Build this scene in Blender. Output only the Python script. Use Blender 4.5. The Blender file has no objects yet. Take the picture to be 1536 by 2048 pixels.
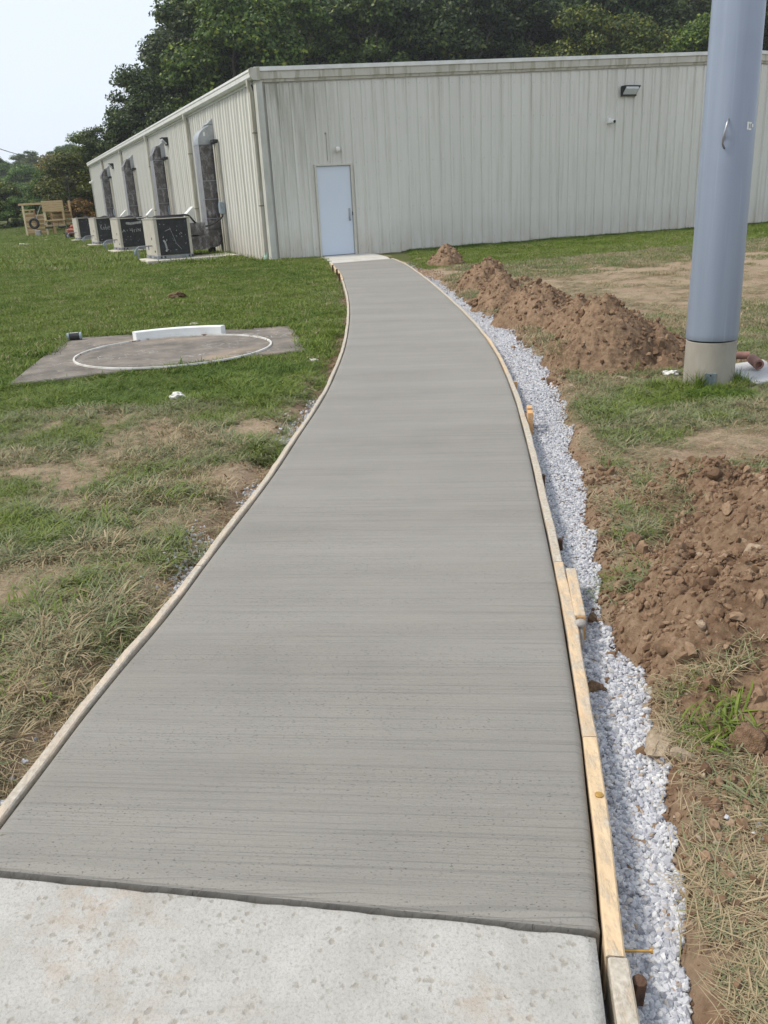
import bpy, math, random
import numpy as np
from mathutils import Vector, Matrix, Euler

R = math.radians
random.seed(7)
rng = np.random.default_rng(11)
SC = bpy.context.scene
COL = SC.collection

# ------------------------------------------------------------------ camera, sky, sun, exposure
cam_d = bpy.data.cameras.new("camera")
cam = bpy.data.objects.new("camera", cam_d)
COL.objects.link(cam)
PITCH, ROLL = R(20.1), R(-3.03)
fw = Vector((0, math.cos(PITCH), -math.sin(PITCH)))
rt = Vector((1, 0, 0))
up = rt.cross(fw)
r2 = rt * math.cos(ROLL) + up * math.sin(ROLL)
u2 = -rt * math.sin(ROLL) + up * math.cos(ROLL)
cam.matrix_world = Matrix(((r2.x, u2.x, -fw.x, 0), (r2.y, u2.y, -fw.y, 0), (r2.z, u2.z, -fw.z, 1.5), (0, 0, 0, 1)))
cam_d.sensor_fit = 'VERTICAL'
cam_d.sensor_height = 24.0
cam_d.sensor_width = 24.0
cam_d.lens = 24.0 * 1719 / 2048
cam_d.clip_start = 0.05
cam_d.clip_end = 3000
SC.camera = cam

SUN_DIR = Vector((-0.80, -0.05, 1.0)).normalized()      # towards the sun: left, high, thin cloud in front of it
world = bpy.data.worlds.new("World")
SC.world = world
world.use_nodes = True
wn = world.node_tree.nodes
wl = world.node_tree.links
wn.clear()
sky = wn.new("ShaderNodeTexSky")
sky.sky_type = 'NISHITA'
sky.sun_disc = False
sky.sun_elevation = math.asin(SUN_DIR.z)
sky.sun_rotation = math.atan2(SUN_DIR.x, SUN_DIR.y)
sky.air_density = 1.0
sky.dust_density = 3.0
sky.ozone_density = 1.0
ovc = wn.new("ShaderNodeMix")
ovc.data_type = 'RGBA'
ovc.inputs[0].default_value = 0.88                       # a thin even cloud sheet over the clear sky
wl.new(sky.outputs[0], ovc.inputs[6])
ovc.inputs[7].default_value = (8.5, 9.3, 10.3, 1)
bg = wn.new("ShaderNodeBackground")
bg.inputs[1].default_value = 0.10
wl.new(ovc.outputs[2], bg.inputs[0])
wo = wn.new("ShaderNodeOutputWorld")
wl.new(bg.outputs[0], wo.inputs[0])

sun_d = bpy.data.lights.new("sun", 'SUN')
sun_d.energy = 3.0
sun_d.angle = R(14)
sun_d.color = (1.0, 0.93, 0.82)
sun = bpy.data.objects.new("sun", sun_d)
COL.objects.link(sun)
sun.rotation_euler = SUN_DIR.to_track_quat('Z', 'Y').to_euler()

SC.view_settings.view_transform = 'Standard'
SC.view_settings.look = 'None'
SC.view_settings.gamma = 1.0
SC.view_settings.exposure = 0.20
SC.view_settings.use_curve_mapping = False
SC.render.engine = 'CYCLES'
SC.cycles.use_denoising = True
SC.cycles.max_bounces = 6
SC.cycles.diffuse_bounces = 3
SC.cycles.glossy_bounces = 2
SC.cycles.transmission_bounces = 2
SC.cycles.volume_bounces = 0
SC.cycles.sample_clamp_indirect = 4.0

# ------------------------------------------------------------------ numpy noise
_perm = rng.permutation(4096)


def _h(ix, iy, s):
    return _perm[(_perm[(ix + s * 131) & 4095] + iy) & 4095] / 4095.0


def vn(x, y, s=0):
    x = np.asarray(x, float); y = np.asarray(y, float)
    ix = np.floor(x).astype(int); iy = np.floor(y).astype(int)
    fx = x - ix; fy = y - iy
    fx = fx * fx * (3 - 2 * fx); fy = fy * fy * (3 - 2 * fy)
    a = _h(ix, iy, s); b = _h(ix + 1, iy, s); c = _h(ix, iy + 1, s); d = _h(ix + 1, iy + 1, s)
    return a + (b - a) * fx + (c - a) * fy + (a - b - c + d) * fx * fy


def fbm(x, y, o=4, s=0, g=0.5):
    t = 0; a = 1; n = 0; x = np.asarray(x, float); y = np.asarray(y, float)
    for i in range(o):
        t = t + a * vn(x, y, s + i * 7); n += a; a *= g
        x, y = x * 1.93 + y * 0.52 + 3.7, y * 1.93 - x * 0.52 + 9.1
    return t / n


def sst(a, b, x):
    t = np.clip((np.asarray(x, float) - a) / (b - a), 0, 1)
    return t * t * (3 - 2 * t)


# ------------------------------------------------------------------ materials
def nodes_of(m):
    m.use_nodes = True
    return m.node_tree.nodes, m.node_tree.links


def mat(name, c1, c2=None, scale=8.0, rough=0.7, metallic=0.0, bump=0.0, bscale=None, stretch=(1, 1, 1), detail=5.0,
        lo=0.35, hi=0.65, spec=0.3, speck=None, extra=None):
    """principled surface whose colour wanders between c1 and c2 by noise, plus optional bump and a third noise of specks"""
    m = bpy.data.materials.new(name)
    N, L = nodes_of(m)
    b = N["Principled BSDF"]
    b.inputs["Roughness"].default_value = rough
    b.inputs["Metallic"].default_value = metallic
    b.inputs["Specular IOR Level"].default_value = spec
    tc = N.new("ShaderNodeTexCoord")
    mp = N.new("ShaderNodeMapping")
    mp.inputs["Scale"].default_value = stretch
    L.new(tc.outputs["Object"], mp.inputs[0])
    colsock = None
    if c2 is None:
        b.inputs["Base Color"].default_value = (*c1, 1)
    else:
        no = N.new("ShaderNodeTexNoise")
        no.inputs["Scale"].default_value = scale
        no.inputs["Detail"].default_value = detail
        no.inputs["Roughness"].default_value = 0.62
        L.new(mp.outputs[0], no.inputs[0])
        mr = N.new("ShaderNodeMapRange")
        mr.inputs[1].default_value = lo; mr.inputs[2].default_value = hi
        L.new(no.outputs[0], mr.inputs[0])
        mx = N.new("ShaderNodeMix"); mx.data_type = 'RGBA'
        L.new(mr.outputs[0], mx.inputs[0])
        mx.inputs[6].default_value = (*c1, 1); mx.inputs[7].default_value = (*c2, 1)
        colsock = mx.outputs[2]
        if speck:
            sc_, thr, col, st = speck
            mp2 = N.new("ShaderNodeMapping"); mp2.inputs["Scale"].default_value = st
            L.new(tc.outputs["Object"], mp2.inputs[0])
            n2 = N.new("ShaderNodeTexNoise"); n2.inputs["Scale"].default_value = sc_; n2.inputs["Detail"].default_value = 4
            L.new(mp2.outputs[0], n2.inputs[0])
            r3 = N.new("ShaderNodeMapRange"); r3.inputs[1].default_value = thr; r3.inputs[2].default_value = thr + 0.07
            L.new(n2.outputs[0], r3.inputs[0])
            m3 = N.new("ShaderNodeMix"); m3.data_type = 'RGBA'
            L.new(r3.outputs[0], m3.inputs[0]); L.new(colsock, m3.inputs[6]); m3.inputs[7].default_value = (*col, 1)
            colsock = m3.outputs[2]
        L.new(colsock, b.inputs["Base Color"])
    if bump:
        nb = N.new("ShaderNodeTexNoise")
        nb.inputs["Scale"].default_value = bscale or scale * 4
        nb.inputs["Detail"].default_value = 6
        L.new(mp.outputs[0], nb.inputs[0])
        bp = N.new("ShaderNodeBump")
        bp.inputs["Strength"].default_value = bump
        bp.inputs["Distance"].default_value = 0.01
        L.new(nb.outputs[0], bp.inputs["Height"])
        L.new(bp.outputs[0], b.inputs["Normal"])
    if extra:
        extra(N, L, b, tc, colsock)
    return m


def mixrgb(N, L, fac, a, b):
    m = N.new("ShaderNodeMix"); m.data_type = 'RGBA'
    for i, v in ((0, fac), (6, a), (7, b)):
        if hasattr(v, "is_linked"):
            L.new(v, m.inputs[i])
        else:
            m.inputs[i].default_value = v if i == 0 else (*v, 1)
    return m.outputs[2]


def maprange(N, L, src, a, b, c=0.0, d=1.0):
    r = N.new("ShaderNodeMapRange")
    r.inputs[1].default_value = a; r.inputs[2].default_value = b
    r.inputs[3].default_value = c; r.inputs[4].default_value = d
    L.new(src, r.inputs[0])
    return r.outputs[0]


def math_(N, L, op, a, b=None):
    m = N.new("ShaderNodeMath"); m.operation = op
    for i, v in ((0, a), (1, b)):
        if v is None: continue
        if hasattr(v, "is_linked"): L.new(v, m.inputs[i])
        else: m.inputs[i].default_value = v
    return m.outputs[0]


def noise(N, L, vec, scale, detail=4.0, stretch=None, rough=0.55):
    if stretch:
        mp = N.new("ShaderNodeMapping"); mp.inputs["Scale"].default_value = stretch
        L.new(vec, mp.inputs[0]); vec = mp.outputs[0]
    n = N.new("ShaderNodeTexNoise")
    n.inputs["Scale"].default_value = scale; n.inputs["Detail"].default_value = detail; n.inputs["Roughness"].default_value = rough
    L.new(vec, n.inputs[0])
    return n.outputs[0]


def bump(N, L, b, height, strength, dist=0.01):
    bp = N.new("ShaderNodeBump"); bp.inputs["Strength"].default_value = strength; bp.inputs["Distance"].default_value = dist
    L.new(height, bp.inputs["Height"]); L.new(bp.outputs[0], b.inputs["Normal"])


def attr(N, name, kind='GEOMETRY'):
    a = N.new("ShaderNodeAttribute"); a.attribute_name = name; a.attribute_type = kind
    return a


# ------------------------------------------------------------------ mesh builder
class MB:
    def __init__(s):
        s.v = []; s.f = []

    def add(s, vs, fs):
        o = len(s.v)
        s.v += [tuple(p) for p in vs]
        s.f += [tuple(i + o for i in f) for f in fs]
        return s

    def box(s, c, d, rz=0.0, ch=0.0, rot=None):
        """box, centre c, size d, chamfered edges when ch > 0"""
        hx, hy, hz = d[0] / 2, d[1] / 2, d[2] / 2
        M = rot if rot is not None else Matrix.Rotation(rz, 3, 'Z')
        if ch <= 0:
            vs = [Vector((x * hx, y * hy, z * hz)) for x in (-1, 1) for y in (-1, 1) for z in (-1, 1)]
            fs = [(0, 1, 3, 2), (4, 6, 7, 5), (0, 4, 5, 1), (2, 3, 7, 6), (0, 2, 6, 4), (1, 5, 7, 3)]
        else:
            ch = min(ch, hx * .9, hy * .9, hz * .9)
            vs = []; idx = {}
            for x in (-1, 1):
                for y in (-1, 1):
                    for z in (-1, 1):
                        for a in range(3):
                            p = [x * (hx - ch), y * (hy - ch), z * (hz - ch)]
                            p[a] = (x, y, z)[a] * (hx, hy, hz)[a]
                            idx[(x, y, z, a)] = len(vs); vs.append(Vector(p))
            fs = []
            for a in range(3):
                b_, c_ = [(1, 2), (2, 0), (0, 1)][a]
                for sg in (-1, 1):
                    q = []
                    for (i, j) in ((-1, -1), (1, -1), (1, 1), (-1, 1)):
                        k = [0, 0, 0]; k[a] = sg; k[b_] = i; k[c_] = j
                        q.append(idx[(*k, a)])
                    fs.append(tuple(q if sg > 0 else q[::-1]))
            for a in range(3):
                b_, c_ = [(1, 2), (2, 0), (0, 1)][a]
                for i in (-1, 1):
                    for j in (-1, 1):
                        k0 = [0, 0, 0]; k0[b_] = i; k0[c_] = j; k0[a] = -1
                        k1 = list(k0); k1[a] = 1
                        q = [idx[(*k0, b_)], idx[(*k1, b_)], idx[(*k1, c_)], idx[(*k0, c_)]]
                        fs.append(tuple(q if i * j < 0 else q[::-1]))
            for x in (-1, 1):
                for y in (-1, 1):
                    for z in (-1, 1):
                        t = [idx[(x, y, z, a)] for a in range(3)]
                        fs.append(tuple(t if x * y * z > 0 else t[::-1]))
        return s.add([M @ v + Vector(c) for v in vs], fs)

    def tube(s, pts, r, n=8, cap=True):
        pts = [Vector(p) for p in pts]
        rs = r if hasattr(r, "__len__") else [r] * len(pts)
        vs = []; fs = []
        ref = None
        for i, p in enumerate(pts):
            d = (pts[min(i + 1, len(pts) - 1)] - pts[max(i - 1, 0)]).normalized()
            if ref is None:
                ref = d.orthogonal().normalized()
            a = (ref - d * ref.dot(d)).normalized()
            ref = a
            b = d.cross(a)
            for k in range(n):
                t = 2 * math.pi * k / n
                vs.append(p + (a * math.cos(t) + b * math.sin(t)) * rs[i])
        for i in range(len(pts) - 1):
            for k in range(n):
                k2 = (k + 1) % n
                fs.append((i * n + k, i * n + k2, (i + 1) * n + k2, (i + 1) * n + k))
        if cap:
            fs.append(tuple(range(n))[::-1]); fs.append(tuple((len(pts) - 1) * n + k for k in range(n)))
        return s.add(vs, fs)

    def lathe(s, prof, c=(0, 0, 0), n=24, M=None):
        vs = []; fs = []
        M = M or Matrix.Identity(3)
        for (r, z) in prof:
            for k in range(n):
                t = 2 * math.pi * k / n
                vs.append(M @ Vector((r * math.cos(t), r * math.sin(t), z)) + Vector(c))
        for i in range(len(prof) - 1):
            for k in range(n):
                k2 = (k + 1) % n
                fs.append((i * n + k, i * n + k2, (i + 1) * n + k2, (i + 1) * n + k))
        fs.append(tuple(range(n))[::-1]); fs.append(tuple((len(prof) - 1) * n + k for k in range(n)))
        return s.add(vs, fs)

    def prism(s, poly, o, ax, ay, az, depth):
        """polygon in the (ax, ay) plane swept along az"""
        o = Vector(o); ax = Vector(ax); ay = Vector(ay); az = Vector(az)
        n = len(poly)
        vs = [o + ax * p[0] + ay * p[1] for p in poly] + [o + ax * p[0] + ay * p[1] + az * depth for p in poly]
        fs = [tuple(range(n))[::-1], tuple(range(n, 2 * n))]
        for i in range(n):
            j = (i + 1) % n
            fs.append((i, j, n + j, n + i))
        return s.add(vs, fs)

    def sweep(s, rings, closed=True, cap=True):
        n = len(rings[0]); vs = []; fs = []
        for r in rings: vs += r
        for i in range(len(rings) - 1):
            for k in range(n if closed else n - 1):
                k2 = (k + 1) % n
                fs.append((i * n + k, i * n + k2, (i + 1) * n + k2, (i + 1) * n + k))
        if cap and closed:
            fs.append(tuple(range(n))[::-1]); fs.append(tuple((len(rings) - 1) * n + k for k in range(n)))
        return s.add(vs, fs)

    def build(s, name, m, parent=None, smooth=False, loc=None, fix=True):
        me = bpy.data.meshes.new(name)
        me.from_pydata(s.v, [], s.f)
        if fix:
            import bmesh
            bm = bmesh.new(); bm.from_mesh(me)
            bmesh.ops.recalc_face_normals(bm, faces=bm.faces)
            bm.to_mesh(me); bm.free()
        return link(name, me, m, parent, smooth, loc)


def link(name, me, m, parent=None, smooth=False, loc=None):
    if m is not None and not me.materials:
        me.materials.append(m)
    if smooth:
        me.polygons.foreach_set("use_smooth", np.ones(len(me.polygons), bool))
    o = bpy.data.objects.new(name, me)
    COL.objects.link(o)
    if parent is not None: o.parent = parent
    if loc is not None: o.location = loc
    return o


def np_mesh(name, v, f):
    me = bpy.data.meshes.new(name)
    nf, k = f.shape
    me.vertices.add(len(v)); me.vertices.foreach_set("co", np.ascontiguousarray(v, np.float32).ravel())
    me.loops.add(nf * k); me.loops.foreach_set("vertex_index", np.ascontiguousarray(f, np.int32).ravel())
    me.polygons.add(nf); me.polygons.foreach_set("loop_start", np.arange(0, nf * k, k, dtype=np.int32))
    me.update(calc_edges=True)
    return me


def grid_faces(nx, ny):
    i = np.arange(nx - 1)[None, :] + np.arange(ny - 1)[:, None] * nx
    i = i.ravel()
    return np.stack([i, i + 1, i + 1 + nx, i + nx], 1)


def setattr_f(me, name, vals):
    a = me.attributes.new(name, 'FLOAT', 'POINT')
    a.data.foreach_set("value", np.ascontiguousarray(vals, np.float32))


def empty(name, loc=(0, 0, 0), rz=0.0):
    o = bpy.data.objects.new(name, None)
    o.empty_display_size = 0.2
    COL.objects.link(o); o.location = loc; o.rotation_euler = (0, 0, rz)
    return o


def tag(o, label=None, cat=None, group=None, kind=None):
    if label: o["label"] = label
    if cat: o["category"] = cat
    if group: o["group"] = group
    if kind: o["kind"] = kind
    return o


def dup(o, parent=None):
    c = o.copy(); COL.objects.link(c)
    if parent is not None:
        c.parent = parent
    for ch in list(o.children):
        dup(ch, c)
    return c


# scatter: one object, geometry-node instances of a few little meshes
def scatter(name, P, rot, scl, tone, var, variants, parent=None):
    coll = bpy.data.collections.new(name + "_pieces")
    for i, me in enumerate(variants):
        o = bpy.data.objects.new("%s_piece_%02d" % (name, i), me)
        coll.objects.link(o)
    me = bpy.data.meshes.new(name)
    me.vertices.add(len(P)); me.vertices.foreach_set("co", np.ascontiguousarray(P, np.float32).ravel())
    a = me.attributes.new("rot", 'FLOAT_VECTOR', 'POINT'); a.data.foreach_set("vector", np.ascontiguousarray(rot, np.float32).ravel())
    setattr_f(me, "scl", scl); setattr_f(me, "tone", tone)
    a = me.attributes.new("var", 'INT', 'POINT'); a.data.foreach_set("value", np.ascontiguousarray(var, np.int32))
    o = link(name, me, None, parent)
    g = bpy.data.node_groups.new(name, 'GeometryNodeTree')
    g.interface.new_socket("Geometry", in_out='INPUT', socket_type='NodeSocketGeometry')
    g.interface.new_socket("Geometry", in_out='OUTPUT', socket_type='NodeSocketGeometry')
    N, L = g.nodes, g.links
    gi = N.new("NodeGroupInput"); go = N.new("NodeGroupOutput")
    ip = N.new("GeometryNodeInstanceOnPoints")
    ci = N.new("GeometryNodeCollectionInfo"); ci.inputs[0].default_value = coll
    ci.inputs["Separate Children"].default_value = True; ci.inputs["Reset Children"].default_value = True
    def na(nm, t):
        n = N.new("GeometryNodeInputNamedAttribute"); n.data_type = t; n.inputs[0].default_value = nm
        return n.outputs[0]
    e2r = N.new("FunctionNodeEulerToRotation")
    L.new(na("rot", 'FLOAT_VECTOR'), e2r.inputs[0])
    L.new(gi.outputs[0], ip.inputs["Points"]); L.new(ci.outputs[0], ip.inputs["Instance"])
    ip.inputs["Pick Instance"].default_value = True
    L.new(na("var", 'INT'), ip.inputs["Instance Index"])
    L.new(e2r.outputs[0], ip.inputs["Rotation"]); L.new(na("scl", 'FLOAT'), ip.inputs["Scale"])
    L.new(ip.outputs[0], go.inputs[0])
    md = o.modifiers.new("scatter", 'NODES'); md.node_group = g
    o["kind"] = "stuff"
    return o


# ------------------------------------------------------------------ layout of the place (metres)
def curve(pts):
    ys = np.array([p[1] for p in pts]); xs = np.array([p[0] for p in pts])
    # smooth spline through the points (finite-difference Hermite)
    m = np.gradient(xs, ys)
    def f(y):
        y = np.asarray(y, float); yc = np.clip(y, ys[0], ys[-1])
        i = np.clip(np.searchsorted(ys, yc) - 1, 0, len(ys) - 2)
        h = ys[i + 1] - ys[i]; t = (yc - ys[i]) / h
        r = (2*t**3 - 3*t**2 + 1) * xs[i] + (t**3 - 2*t**2 + t) * h * m[i] + (-2*t**3 + 3*t**2) * xs[i+1] + (t**3 - t**2) * h * m[i+1]
        return r + np.where(y < ys[0], (y - ys[0]) * m[0], 0) + np.where(y > ys[-1], (y - ys[-1]) * m[-1], 0)
    return f


XL = curve([(-1.12, 1.1), (-1.034, 1.829), (-1.006, 2.05), (-.974, 2.315), (-.937, 2.56), (-.866, 2.96), (-.778, 3.63), (-.69, 4.27), (-.637, 4.68), (-.545, 5.6), (-.472, 6.3), (-.424, 6.85),
            (-.364, 7.87), (-.320, 8.95), (-.306, 10.2), (-.318, 11.7), (-.364, 13.3), (-.452, 15.0), (-.590, 17.2), (-.79, 19.1), (-.87, 20.1)])
XR = curve([(0.29, 0.6), (.377, 1.172), (.404, 1.355), (.444, 1.567), (.490, 1.844), (.536, 2.122), (.600, 2.566), (.655, 2.972), (.715, 3.45), (.788, 4.087), (.858, 4.683), (.938, 5.431), (1.017, 6.214), (1.093, 7.184),
            (1.142, 7.984), (1.172, 8.926), (1.170, 10.085), (1.142, 11.257), (1.088, 12.5), (.962, 14.917), (.832, 16.9), (.692, 18.781), (.47, 20.6)])
GRV = curve([(0.50, 0.8), (0.56, 1.23), (0.63, 1.6), (0.70, 1.84), (0.78, 2.25), (0.825, 2.62), (0.775, 2.84), (0.79, 3.0), (0.895, 3.25), (.97, 3.83), (1.05, 4.26), (1.20, 5.18), (1.38, 6.4), (1.49, 7.4),
             (1.55, 9.0), (1.55, 10.04), (1.40, 11.5), (1.27, 13.6), (1.16, 15.7), (0.95, 17.5)])
YAW = R(22.3)
N1 = Vector((math.cos(YAW), math.sin(YAW), 0))       # along the gable wall
N2 = Vector((-math.sin(YAW), math.cos(YAW), 0))      # along the side wall
CORNER = Vector((-2.411, 22.36, 0.0))
ZB = 0.14                                            # ground level at the building


def zg(y):
    return ZB * sst(6, 20, y)


PAD = [(-3.42, 7.96), (-0.73, 9.03), (-1.0, 10.93), (-3.85, 10.90)]      # shot circle slab
STOOP = [(-0.88, 20.02), (0.46, 20.58), (0.40, 21.3), (0.22, 22.3), (-0.02, 23.30), (-1.30, 22.76)]


def in_poly(x, y, poly, grow=0.0):
    """signed distance to a convex polygon (negative inside)"""
    d = np.full(np.shape(x), -1e9)
    n = len(poly)
    area = sum(poly[i][0] * poly[(i + 1) % n][1] - poly[(i + 1) % n][0] * poly[i][1] for i in range(n))
    for i in range(n):
        (x0, y0), (x1, y1) = poly[i], poly[(i + 1) % n]
        l = math.hypot(x1 - x0, y1 - y0)
        s = ((x - x0) * (y1 - y0) - (y - y0) * (x1 - x0)) / l
        d = np.maximum(d, s if area > 0 else -s)
    return d - grow


# soil heaps: (x, y, radius along, radius across, height, turn)
HEAPS = {
    'far': [(1.50, 18.2, .42, .40, .38, 0)],
    'second': [(1.80, 13.9, .45, .62, .46, 0.2)],
    'middle': [(1.72, 11.75, .40, .55, .40, .2), (1.98, 10.35, .50, .75, .46, .25), (2.22, 9.35, .40, .55, .36, .2)],
    'pole': [(2.08, 7.75, .62, .62, .58, 0.15), (2.45, 7.75, .42, .60, .34, 0.0)],
    'near': [(1.95, 3.35, .78, .78, .36, .25), (1.50, 2.85, .46, .60, .22, .2), (2.6, 3.5, .8, .9, .40, 0), (1.62, 3.95, .40, .36, .20, 0), (1.42, 2.32, .50, .40, .15, 0), (1.15, 2.95, .34, .45, .12, 0), (2.0, 2.6, .6, .6, .22, 0), (1.42, 2.12, .52, .40, .17, .2), (1.9, 2.1, .5, .5, .2, 0), (1.30, 2.66, .50, .66, .27, .1), (1.22, 2.22, .40, .32, .17, 0)],
}


def heap_h(x, y, blobs):
    h = np.zeros(np.shape(x))
    for (cx, cy, rx, ry, hh, t) in blobs:
        c, s = math.cos(t), math.sin(t)
        u = ((x - cx) * c + (y - cy) * s) / rx; v = (-(x - cx) * s + (y - cy) * c) / ry
        d = np.sqrt(u * u + v * v)
        d = d * (0.80 + 0.42 * fbm(x * 2.3 + 5, y * 2.3, 3, 40))
        k = hh * np.clip(1.0 - d, -0.25, 1) ** 1.0
        k = np.where(d < 1, hh * (1 - d) * (1 + 0.5 * d), -0.12 * (d - 1))
        h = np.maximum(h, k)
    return h


def all_heaps(x, y):
    h = np.zeros(np.shape(x))
    for b in HEAPS.values():
        h = np.maximum(h, heap_h(x, y, b))
    return h


def ground_z(x, y):
    x = np.asarray(x, float); y = np.asarray(y, float)
    z = zg(y) + 0.03 * (fbm(x * 1.1, y * 1.1, 3, 3) - 0.5) * sst(200, 60, np.abs(y)) + 0.014 * (fbm(x * 6, y * 6, 3, 5) - 0.5)
    # far ground: a gentle rise to the wooded hills
    z = z + 7.0 * sst(110, 240, y) * sst(40, -40, x) + 9.0 * sst(72, 130, y - 0.35 * x) * sst(-40, 0, x) + 12 * sst(240, 420, y)
    xl, xr, gv = XL(y), XR(y), GRV(y)
    near = (y > -3) & (y < 20.4)
    w = 0.10 + 0.10 * fbm(x * 2 + 11, y * 3, 2, 8)
    left = sst(w + 0.06, w - 0.06, xl - 0.045 - x) * (x < xl + .2)
    z = z - np.where(near & (x < xl + 0.2), 0.05 * left, 0)
    right = sst(0.06, -0.05, x - gv - 0.02) * (x > xr - .2)
    z = z - np.where(near & (x > xr - 0.2), 0.075 * right * sst(17.8, 15.5, y), 0)
    ins = near & (x > xl - 0.01) & (x < xr + 0.01)
    z = np.where(ins, np.minimum(z, zg(y) - 0.09), z)
    # slabs
    for poly, dz in ((PAD, 0.05), (STOOP, 0.09)):
        d = in_poly(x, y, poly)
        z = np.where(d < -0.02, np.minimum(z, zg(y) - dz), z)
    dx, dy = x - CORNER.x, y - CORNER.y
    u = dx * N1.x + dy * N1.y; v = dx * N2.x + dy * N2.y
    z = np.where((u > 0.1) & (u < 29.9) & (v > 0.1) & (v < 39), ZB - 0.15, z)
    return z


def dist_path(x, y):
    """metres outside the path edges (negative on it)"""
    return np.maximum(XL(y) - x, x - XR(y))


def cover(x, y):
    """share of the ground under live grass, 0 to 1"""
    n = fbm(x * 1.7, y * 1.7, 4, 21)
    n2 = fbm(x * 0.45, y * 0.45, 3, 22)
    left = x < 0
    # left lawn: lush beyond the slab, patchy and worn in front
    lush = sst(6.2, 7.6, y + 0.9 * (n2 - .5))
    gl = 0.70 + 0.26 * lush + (n - 0.5) * (2.3 - 1.8 * lush)
    for (cx, cy, rx, ry, k) in ((-0.83, 4.98, .30, .30, 1.3), (-1.62, 3.35, .22, .16, 1.2), (-0.80, 6.0, .22, .25, 1.0), (-1.75, 4.5, .10, .10, .6),
                            (-1.12, 2.2, .10, .16, .6), (-0.62, 7.4, .16, .5, .7)):
        gl = gl - k * np.exp(-(((x - cx) / rx) ** 2 + ((y - cy) / ry) ** 2))
    e = XL(y) - x
    gl = gl - (.85 - .30 * (y < 4)) * sst(0.24, 0.05, e + 0.26 * (n - .5)) * sst(21, 17, y)
    gl = np.where(y > 12, gl + 0.1, gl)
    # right: green by the pole and at the wall, worn between, dry in front
    gr = 0.66 + (n - .5) * 1.5
    bare = sst(8.8, 10.4, y - 0.12 * x + 1.6 * (n2 - .5)) * sst(15.6, 12.2, y - 0.35 * x + 2.2 * (n2 - .5)) * sst(1.6, 2.4, x)
    gr = gr - 0.85 * bare
    gr = gr + 0.75 * sst(16.0, 18.5, y - 0.40 * x)
    gr = gr - 0.46 * sst(4.6, 2.6, y)
    for (cx, cy, rx, ry, k) in ((2.25, 5.0, .5, .28, 1.4), (1.62, 4.75, .22, .18, .8), (1.18, 5.3, .16, .5, .8), (1.52, 8.2, .35, .35, .7), (0.75, 1.75, .10, .6, .9), (1.3, 16.8, .35, 1.8, .8), (1.25, 4.4, .15, .3, .6)):
        gr = gr - k * np.exp(-(((x - cx) / rx) ** 2 + ((y - cy) / ry) ** 2))
    gr = gr + 0.30 * np.exp(-(((x - 2.6) / .6) ** 2 + ((y - 6.3) / .45) ** 2))
    gr = gr - 0.8 * sst(0.20, 0.02, x - GRV(y))
    g = np.where(left, gl, gr)
    g = np.where(all_heaps(x, y) > 0.03, np.minimum(g, 0.06), g)
    return np.clip(g, 0, 1)


# ------------------------------------------------------------------ ground sheet
def axis(segs):
    out = [segs[0][0]]
    for a, b, st in segs:
        n = max(1, int(round((b - a) / st)))
        out += list(np.linspace(a, b, n + 1)[1:])
    return np.array(out)


gx = axis([(-430, -200, 40), (-200, -60, 12), (-60, -20, 2.5), (-20, -8, .6), (-8, -4.2, .15), (-4.2, 3.6, .04), (3.6, 7, .12), (7, 20, .6), (20, 60, 3), (60, 200, 12), (200, 430, 40)])
gy = axis([(-100, -40, 20), (-40, -4, 4), (-4, .8, .3), (.8, 9, .04), (9, 13, .06), (13, 22, .12), (22, 40, .6), (40, 80, 2), (80, 300, 8), (300, 600, 30)])
X, Y = np.meshgrid(gx, gy)
Z = ground_z(X, Y)
me = np_mesh("ground", np.stack([X.ravel(), Y.ravel(), Z.ravel()], 1), grid_faces(len(gx), len(gy)))
setattr_f(me, "cover", cover(X, Y).ravel())
# share of loose red-brown soil near the new work
soil = np.clip(.55 * sst(.30, .05, np.minimum(np.abs(XL(Y) - X), 9)) * sst(21, 18, Y) * (X < 0) + sst(.02, .09, all_heaps(X, Y) + .06 * fbm(X * 5, Y * 5, 2, 31)) +
               0.40 * sst(.25, .0, np.abs(X - GRV(Y))) * (X > 0) * (Y < 18), 0, 1)
setattr_f(me, "soil", soil.ravel())
gvm = ((X > XR(Y)) & (X < GRV(Y) - 0.06) & (Y < 16.5)).astype(float)
setattr_f(me, "gravel", gvm.ravel())
M_ground = bpy.data.materials.new("ground_soil_and_thatch")
N, L = nodes_of(M_ground)
b = N["Principled BSDF"]; b.inputs["Roughness"].default_value = 0.95; b.inputs["Specular IOR Level"].default_value = 0.1
tc = N.new("ShaderNodeTexCoord").outputs["Object"]
n_f = noise(N, L, tc, 38, 6, rough=.7); n_m = noise(N, L, tc, 7, 5); n_l = noise(N, L, tc, .35, 4)
dry = mixrgb(N, L, maprange(N, L, n_f, .3, .7), (0.20, 0.145, 0.098), (0.40, 0.315, 0.228))
dry = mixrgb(N, L, maprange(N, L, n_m, .35, .7), dry, (0.31, 0.235, 0.165))
red = mixrgb(N, L, maprange(N, L, n_f, .3, .7), (0.105, 0.055, 0.030), (0.215, 0.125, 0.075))
soilc = mixrgb(N, L, attr(N, "soil").outputs["Fac"], dry, red)
grass = mixrgb(N, L, maprange(N, L, n_f, .3, .72), (0.045, 0.055, 0.016), (0.120, 0.135, 0.042))
grass = mixrgb(N, L, maprange(N, L, n_l, .4, .65, 0, .5), grass, (0.095, 0.10, 0.040))
cv = math_(N, L, 'ADD', attr(N, "cover").outputs["Fac"], math_(N, L, 'MULTIPLY', math_(N, L, 'SUBTRACT', n_m, .5), .5))
colr = mixrgb(N, L, maprange(N, L, cv, .25, .75), soilc, grass)
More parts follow.
